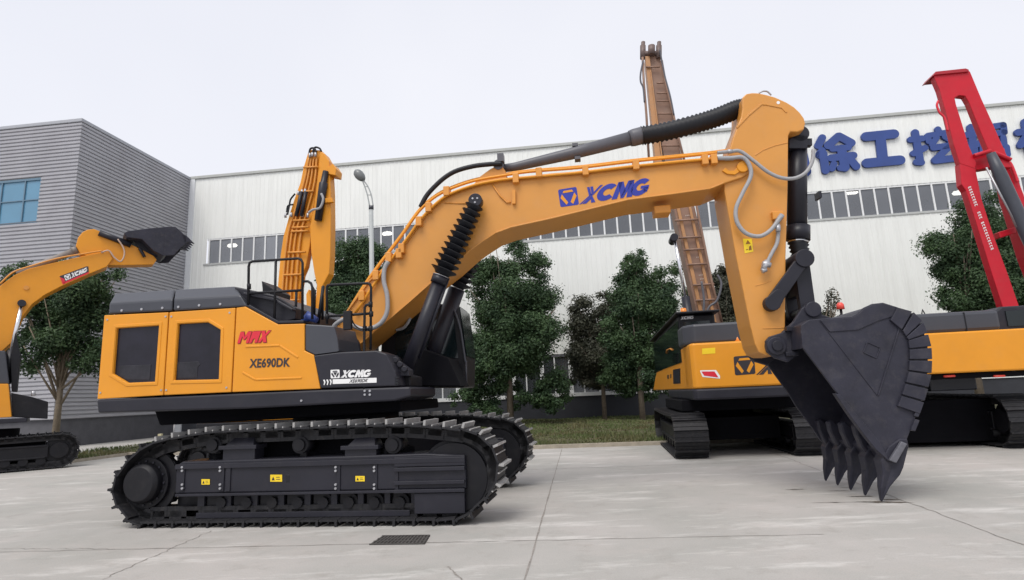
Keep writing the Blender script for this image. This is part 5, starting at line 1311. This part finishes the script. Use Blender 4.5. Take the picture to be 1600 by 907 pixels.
mb = MB(); xprism(mb, PX(XS, [(1043, 586), (1045, 586), (1045, 592), (1043, 592)]), XS-.01, XS+.01); xprism(mb, PX(XS, [(1047.5, 585), (1049, 585), (1049, 591), (1047.5, 591)]), XS-.01, XS+.01); mb.build('slot', DTX, sp4)
mb = MB(); q = [M4.X(x, y, XS-.03) for x, y in [(1041, 552), (1042, 547.5), (1047, 545), (1050, 547)]]; mb.tube(q, .02, 6); mb.build('handle', YELD, sp4)
# hood on top and cab at the far left
cabz = M4.X(1045, 508, XS).z
yc0 = M4.X(1066, 560, XS).y; yc1 = M4.X(1021, 560, XS).y
bx_loft('hood', GRY, [(xl4+.1, RY+.25), (xr4-.1, RY+.25), (xr4+.15, RY+.6), (xr4+.15, 2.6), (xl4+.9, 2.6), (xl4+.9, yc0-.1), (xl4-.15, yc0-.1), (xl4-.15, RY+.6)], zt4, zh4, tall, .06)
mb = MB(); mb.box(-1.5, 1.5, .6, 4.8, 1.16, zu4-.005); mb.build('swing_frame', CARB, tall, .02)
c4 = bx_loft('cab', BLK, [(XS, yc0), (XS+1.0, yc0), (XS+1.0, yc1), (XS+.05, yc1)], zb4, cabz, tall, .06)
mb = MB(); mb.box(XS-.012, XS+.01, yc0+.12, yc1-.5, zb4+.75, cabz-.15); mb.build('side_glass', CG, c4)
mb = MB(); mb.box(XS+.12, XS+.85, yc0-.012, yc0+.01, zt4+.1, cabz-.2); mb.build('rear_glass', CG, c4)
V_, F_ = wordmark(); decal(V_, F_, [Vector((XS+.06, yc0-.02, cabz-.13)), Vector((XS+.42, yc0-.02, cabz-.13)), Vector((XS+.42, yc0-.02, cabz-.04)), Vector((XS+.06, yc0-.02, cabz-.04))], 'brand_lettering', WHT, c4, .002)
mb = MB(); mb.box(XS-.1, XS+1.1, yc0-.25, yc1+.1, cabz+.01, cabz+.07); mb.build('roof_guard', BLK, c4, .02)
# markings on the counterweight
def rq(pts, off=0): return [M4.Y(x, y, RY+off) for x, y in pts]
put_emblem(rq([(1148.5, 587), (1180.5, 584.5), (1178, 555), (1146, 557.5)]), cwo, DTX, YEL)
V_, F_ = wordmark(); decal(V_, F_, rq([(1184, 586), (1290, 579), (1290, 551), (1186, 556)]), 'brand_lettering', DTX, cwo, .006)
o = decal([(0, .85), (0, 1), (.8, .95), (1, .3), (1, 0), (.12, .2)], [tuple(range(6))], rq([(1094, 592), (1125, 592), (1125, 577.5), (1094, 579)]), 'reflector', WHT, cwo, .005)
V_, F_ = glyph_strokes([[(.06, .85), (.72, .8), (.92, .12), (.2, .35)]]); decal(V_, F_, rq([(1094, 592), (1125, 592), (1125, 577.5), (1094, 579)]), 'reflector_face', REDD, o, .009)
o = decal([(0, 0), (1, 0), (1, 1), (0, 1)], [(0, 1, 2, 3)], rq([(1097, 554), (1117.5, 552.5), (1117.5, 543.5), (1097, 545)]), 'warning_sticker', STK, cwo, .005)
mb = MB(); p = rz4(1156, 530); mb.tube([(p.x, RY+.3, zt4-.02), (p.x, RY+.3, zt4+.05), (p.x, RY+.3, zt4+.2)], [.08, .06, .04], 12); mb.build('marker_lamp', ORL, tall)
p = M4.Y(1068, 487, 1.5); mb = MB(); mb.tube([(p.x, 1.5, p.z-.1), (p.x, 1.5, p.z+.09)], [.1, .08], 14); bcn = mb.build('beacon', ORL, tall)
mb = MB(); mb.tube([(p.x+.03, 1.6, zh4-.1), (p.x+.03, 1.6, p.z+.0)], .04, 8); mb.build('beacon_pole', BLK, bcn)
p = M4.Y(1313, 479, .8); mb = MB(); mb.tube([(p.x, .8, p.z-.08), (p.x, .8, p.z+.05), (p.x, .8, p.z+.1)], [.1, .09, .05], 14); rbn = mb.build('red_beacon', REDL, tall)
mb = MB(); mb.tube([(p.x, .8, zh4-.5), (p.x, .8, p.z-.08)], .035, 8); mb.tube([(p.x, .8, zh4-.45), (xr4-.2, .9, zh4-.45)], .035, 8); mb.build('beacon_pole', BLK, rbn)
# tall boom: lower boom and long stick, box section with front plate, edge pipes and brackets
YB = 3.0
def B4(x, y, c=YB): return M4.Y(x, y, c)
def beam(name, L0, R0_, L1, R1_, c0, dep, m_, par):
    a, b_, c_, d_ = B4(*L0, c0), B4(*R0_, c0), B4(*L1, c0), B4(*R1_, c0)
    mb = MB(); D = Vector((0, dep, 0)); mb.loft([a, b_, d_, c_], [a+D, b_+D, d_+D, c_+D]); return mb.build(name, m_, par, .02)
seg = beam('boom', (1104, 560), (1141, 560), (1047, 300), (1080, 300), YB, .8, YEL_SHADE, tall)
stk4 = beam('stick', (1046, 298), (1077, 298), (1010, 84), (1030, 84), YB+.02, .6, YEL_SHADE, tall)
for (l0, l1, c0, nm, par) in (((1094, 504), (1048, 300), YB-.05, 'side_rail', seg), ((1023, 298), (1009, 90), YB-.05, 'side_rail', stk4)):
    pass
TAN4 = mat('faded tan paint', (.44, .22, .09), .5, var=.12, scale=2, dust=.3)
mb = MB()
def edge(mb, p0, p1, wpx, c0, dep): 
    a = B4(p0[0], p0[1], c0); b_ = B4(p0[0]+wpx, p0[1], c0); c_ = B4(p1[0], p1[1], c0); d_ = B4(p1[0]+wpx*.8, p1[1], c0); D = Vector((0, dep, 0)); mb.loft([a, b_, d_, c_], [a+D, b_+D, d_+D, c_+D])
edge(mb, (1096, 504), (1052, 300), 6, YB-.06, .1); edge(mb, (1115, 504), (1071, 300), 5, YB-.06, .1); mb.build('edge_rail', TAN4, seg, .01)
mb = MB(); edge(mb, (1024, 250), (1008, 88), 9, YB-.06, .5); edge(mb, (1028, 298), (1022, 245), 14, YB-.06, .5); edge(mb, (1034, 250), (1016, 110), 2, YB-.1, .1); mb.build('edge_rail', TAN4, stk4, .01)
mb = MB()
for y, xa, xb in [(345, 1054, 1092), (372, 1060, 1099), (391, 1068, 1102), (414, 1074, 1108), (446, 1083, 1116), (470, 1087, 1122)]:
    mb.tube([B4(xa, y, YB-.12), B4(xb, y-2, YB-.12)], .035, 7)
mb.build('pipe_bracket', YEL_SHADE, seg)
for c_, par, pts in ((YB-.12, seg, [(1128, 504), (1112, 440), (1100, 380), (1088, 320), (1080, 290)]), (YB-.12, stk4, [(1072, 262), (1060, 215), (1050, 170), (1040, 130), (1034, 95)]), (YB-.12, stk4, [(1014, 250), (1010, 180), (1006, 130), (1004, 90)])):
    mb = MB(); mb.tube([B4(x, y, c_) for x, y in pts], .04, 8); mb.build('hydraulic_pipe', YEL_SHADE, par)
mb = MB()
for y, xa, xb in [(105, 1009, 1031), (130, 1026, 1037), (146, 1026, 1045), (158, 1026, 1048), (178, 1028, 1052), (228, 1034, 1062)]:
    mb.tube([B4(xa, y, YB-.1), B4(xb, y, YB-.1)], .03, 6)
mb.build('pipe_bracket', YEL_SHADE, stk4)
mb = MB()
for x in (1004.5, 1029.5): mb.tube([B4(x, 92, YB), B4(x, 72, YB)], .10, 10); mb.tube([B4(x, 78, YB), B4(x+.5, 66, YB)], .07, 8)
mb.tube([B4(1018, 86, YB-.1), B4(1018, 72, YB-.1)], .12, 10); mb.tube([B4(1004, 84, YB), B4(1030, 84, YB)], .09, 10); mb.build('tip_lug', mat('brown steel', (.13, .09, .08), .5, var=.2), stk4)
mb = MB(); mb.tube(smooth_path([B4(x, y, YB-.15) for x, y in [(1005, 95), (1001, 115), (1001, 128), (1005, 138), (1007, 160)]]), .03, 7); mb.tube(smooth_path([B4(x, y, YB-.15) for x, y in [(1031, 78), (1034, 95), (1039, 120), (1047, 150), (1053, 180)]]), .03, 7); mb.build('stick_hose', CYLG, stk4)
mb = MB(); mb.tube([B4(1054, 372, YB-.5), B4(1071, 466, YB-.5)], .05, 10); mb.build('chrome_rod', CHR, tall)
mb = MB(); mb.tube([B4(1071, 464, YB-.5), B4(1088, 562, YB-.5)], .13, 14); mb.build('boom_cylinder', CYL, tall)
mb = MB(); p = B4(1053, 372, YB-.5); mb.tube([(p.x, p.y-.12, p.z), (p.x, p.y+.5, p.z)], .12, 14); mb.build('cylinder_pin', CYL, seg)
for y, x in ((337, 1075), (402, 1092), (430, 1096), (436, 1098)):
    q = [B4(x-4, y+1.5, YB-.01), B4(x+5, y+.5, YB-.01), B4(x+5, y-1.5, YB-.01), B4(x-4, y-.5, YB-.01)]
    V_, F_ = glyph_strokes([[(k_*.26, 0), (k_*.26+.14, 0), (k_*.26+.14, 1), (k_*.26, 1)] for k_ in range(4)]); decal(V_, F_, q, 'small_marking', mat('faded marking', (.5, .4, .35), .6), seg, .004)
for pts in ([(1096, 440), (1100, 470), (1098, 500)], [(1121, 430), (1127, 445), (1120, 470), (1108, 480), (1100, 500)]):
    mb = MB(); mb.tube(smooth_path([B4(x, y, YB-.3) for x, y in pts]), .035, 8); mb.build('boom_hose', CYLG, seg)

# ---- rear view machine with the red A-shaped boom, cut off by the right edge
M5 = Frame(10.95, 14.5, math.radians(-8.5))
redm = thing('demolition_machine', 'red boomed demolition machine with yellow rear body, behind the big bucket at the right edge', 'excavator', M5)
x5 = M5.Y(1602, 660, 0).x
simple_track(redm, 5.8, 1.3, .84, (x5, 2.7, 0), math.pi/2, 46, gh=.05); simple_track(redm, 5.8, 1.3, .84, (x5-3.3, 2.7, 0), math.pi/2, 46, gh=.05)
cx5 = x5-1.65
mb = MB(); mb.box(cx5-1.5, cx5+1.6, .9, 4.8, .12, 1.2); mb.tube([(cx5, 2.7, .95), (cx5, 2.7, 1.45)], .85, 32); mb.build('car_body', CARB, redm, .02)  # box oversized to fill the unlit gap between the tracks with black
R5 = -.45
a5 = M5.Y(1452, 585, R5); b5 = M5.Y(1452, 521, R5); h5 = M5.Y(1480, 489, R5+.4)
xL5 = cx5-1.75; xR5 = cx5+2.6
o5 = bx_loft('counterweight', YEL, [(xL5+.2, R5), (xR5, R5), (xR5, R5+1.2), (xL5, R5+1.2), (xL5, R5+.3)], a5.z, b5.z, redm, .04)
bx_loft('base_frame', CARB, [(xL5+.2, R5+.15), (xR5, R5+.15), (xR5, 4.6), (xL5, 4.6)], a5.z-.14, a5.z-.004, redm, .03)
mb = MB()
for x in (1484, 1562): p = M5.Y(x, 588, R5+.1); mb.tube([(p.x-.12, R5+.12, p.z), (p.x+.12, R5+.12, p.z)], .03, 6)
mb.build('tail_lamp', REDL, o5)
s5 = M5.Y(1532, 500, R5+.4).x; e5 = M5.Y(1557, 500, R5+.4).x
bx_loft('hood', GRY, [(xL5+.3, R5+.25), (e5, R5+.25), (e5, 2.2), (xL5+.3, 2.2)], b5.z, h5.z, redm, .09)
mb = MB(); mb.box(M5.Y(1507.5, 500, R5+.24).x, M5.Y(1509, 500, R5+.24).x, R5+.235, R5+.3, b5.z, h5.z-.03); mb.build('hood_gap', RUB, redm)
mb = MB(); p = M5.Y(1449, 488, 0); mb.tube([(p.x-.06, .2, h5.z-.05), (p.x, .2, h5.z+.14), (p.x+.06, .2, h5.z-.05)], .02, 6); mb.build('lifting_eye', BLK, redm)
p0 = M5.Y(1560, 518, R5+.3); p1_ = M5.Y(1600, 476, R5+.3)
mb = MB(); mb.prism([(p0.x, p0.z), (xR5, p0.z), (xR5, p1_.z), (p0.x+.3, p1_.z), (p0.x, p1_.z-.2)], R5+.5, 2.2); cb5 = mb.build('winch_housing', BLK2, redm, .04)
mb = MB(); mb.box(p0.x+.35, p0.x+.8, R5+.47, R5+.52, p0.z+.12, p1_.z-.12); mb.build('side_glass', CG, cb5)
mb = MB(); a = M5.Y(1455, 612, 1.2); b_ = M5.Y(1525, 592, 1.2); mb.box(a.x, b_.x, 1.2, 2.6, a.z, b_.z+.2); mb.build('slew_housing', GRY, redm, .03)
# red A-boom
YR = 3.2
def PR(pts, c=YR): return PY(M5, c, pts)
redb = child('boom', redm)
mb = MB(); plate(mb, PR([(1458, 117), (1462, 113), (1509, 108), (1516, 112), (1534, 155), (1550, 190), (1564, 222), (1582, 262), (1568, 262), (1545, 236), (1530, 200), (1514, 160), (1508, 150), (1499, 149), (1492, 153), (1494, 163), (1504, 195), (1514, 228), (1526, 255), (1524, 264), (1500, 256), (1490, 225), (1478, 175), (1468, 140)]), [], YR, YR+.24)
mb.build('top_frame', RED, redb, .02)
mb = MB(); q = PR([(1457, 119), (1462, 112), (1509, 107), (1514, 109), (1514, 112), (1462, 117)], YR-.06); mb.prism(q, YR-.06, YR+.6); mb.build('cap_plate', mat('dark red paint', (.35, .01, .02), .4), redb, .01)
mb = MB(); mb.prism(PR([(1500, 254), (1524, 260), (1534, 310), (1552, 365), (1576, 430), (1592, 476), (1622, 562), (1596, 562), (1566, 476), (1548, 420), (1527, 352), (1510, 298), (1503, 288)]), YR+.01, YR+.3); ll = mb.build('lower_leg', RED, redb, .02)
mb = MB(); mb.prism(PR([(1566, 258), (1584, 262), (1602, 310), (1640, 420), (1660, 476), (1692, 562), (1667, 562), (1636, 476), (1606, 400), (1578, 310)], YR+.3), YR+.3, YR+.8); mb.build('lower_leg', RED, redb, .02)
mb = MB(); mb.prism(PR([(1520, 242), (1570, 232), (1574, 258), (1524, 266)], YR+.1), YR+.1, YR+.4); mb.tube([M5.Y(1522, 244, YR-.05), M5.Y(1548, 236, YR-.05)], .07, 10); mb.tube([M5.Y(1552, 238, YR-.05), M5.Y(1580, 250, YR-.05)], .06, 10); mb.build('cross_member', RED, redb, .02)
mb = MB(); mb.prism(PR([(1560, 363), (1586, 355), (1588, 364), (1563, 372)], YR+.15), YR+.15, YR+.4); mb.build('cross_member', RED, redb, .02)
mb = MB(); mb.tube([M5.Y(1548, 240, YR-.25), M5.Y(1562, 272, YR-.25), M5.Y(1625, 410, YR-.25), M5.Y(1668, 540, YR-.25)], [.12, .18, .19, .19], 18); mb.build('boom_cylinder', mat('slate cylinder', (.055, .06, .075), .4, var=.1, spec=.35), redm)
mb = MB(); mb.tube([M5.Y(1541, 262, YR-.25), M5.Y(1590, 355, YR-.25)], .03, 6); mb.build('cylinder_pipe', STEEL, redm)
mb = MB(); mb.tube(smooth_path([M5.Y(x, y, YR-.1) for x, y in [(1466, 158), (1464, 165), (1468, 176), (1476, 185), (1481, 205)]]), .035, 7); mb.build('boom_hose', REDD, redb)
mb = MB(); mb.tube(smooth_path([M5.Y(x, y, YR+.2) for x, y in [(1568, 250), (1578, 255), (1585, 270), (1590, 285)]]), .045, 8); mb.build('boom_hose', REDD, redb)
# small white lettering running down the lower leg (too small to read in the photo)
rnd = random.Random(3); qd = [M5.Y(x, y, YR+.01) for x, y in [(1512, 293), (1549, 393), (1553, 391), (1516.5, 291)]]
for ks in (range(0, 8), range(10, 13), range(14, 25)):
    gl = []
    for k_ in ks:
        u = k_/25; w_ = .024
        gl += [[(u, .0), (u+w_, .0), (u+w_, .2), (u, .2)], [(u, .75), (u+w_, .75), (u+w_, 1), (u, 1)], [(u, 0), (u+.009, 0), (u+.009, 1), (u, 1)]]
        if rnd.random() < .6: gl.append([(u, .4), (u+w_, .4), (u+w_, .58), (u, .58)])
    V_, F_ = glyph_strokes(gl); decal(V_, F_, qd, 'small_lettering', WHT, ll, .008)

# ---- small things
mb = MB(); a = G(575, 853); mg = thing('drain_grate', 'dark square iron drain grate sunk in the concrete', 'drain grate'); 
p = [G(577, 852), G(664, 851), G(672, 838), G(597, 839)]
cen = sum(p, Vector())/4; mg.location = cen
ip = [q-cen for q in p]
mb.loft([(q.x, q.y, .002) for q in ip], [(q.x, q.y, .008) for q in ip]); mb.build('grate_bed', mat('grate shadow iron', (.035, .03, .028), .8), mg)
mb = MB()
for k_ in range(15):
    t = (k_+.5)/15; a = ip[0].lerp(ip[1], t); b_ = ip[3].lerp(ip[2], t); mb.obox((a.x, a.y, .012), (b_.x, b_.y, .012), .022, .008)
for t in (.0, .33, .66, 1.0):
    a = ip[0].lerp(ip[3], t); b_ = ip[1].lerp(ip[2], t); mb.obox((a.x, a.y, .013), (b_.x, b_.y, .013), .02, .009)
mb.build('grate_bar', mat('cast iron', (.09, .085, .08), .7, .3, var=.3, scale=12), mg)
q = G(237, 712); 
mb = MB(); mb.box(-.07, .07, -.07, .07, 0, .78); sk = mb.build('marker_post', mat('pale yellow post', (.55, .5, .32), .6, var=.1), None, .01); sk.location = (q.x, q.y+.5, .05)
tag(sk, 'short pale yellow marker post in the grass behind the front excavator', 'post')

for o in [o for o in C.objects if o.type == 'MESH' and o.name.split('.')[0] in ('hub_bolt', 'bracket', 'boom_foot_bracket', 'hose_fitting', 'pin_boss', 'pipe_bracket', 'grille', 'slot', 'tail_lamp', 'side_glass', 'edge_rail', 'tip_lug', 'dark_hose', 'panel_crease', 'pin', 'step')]:
    split_loose(o)
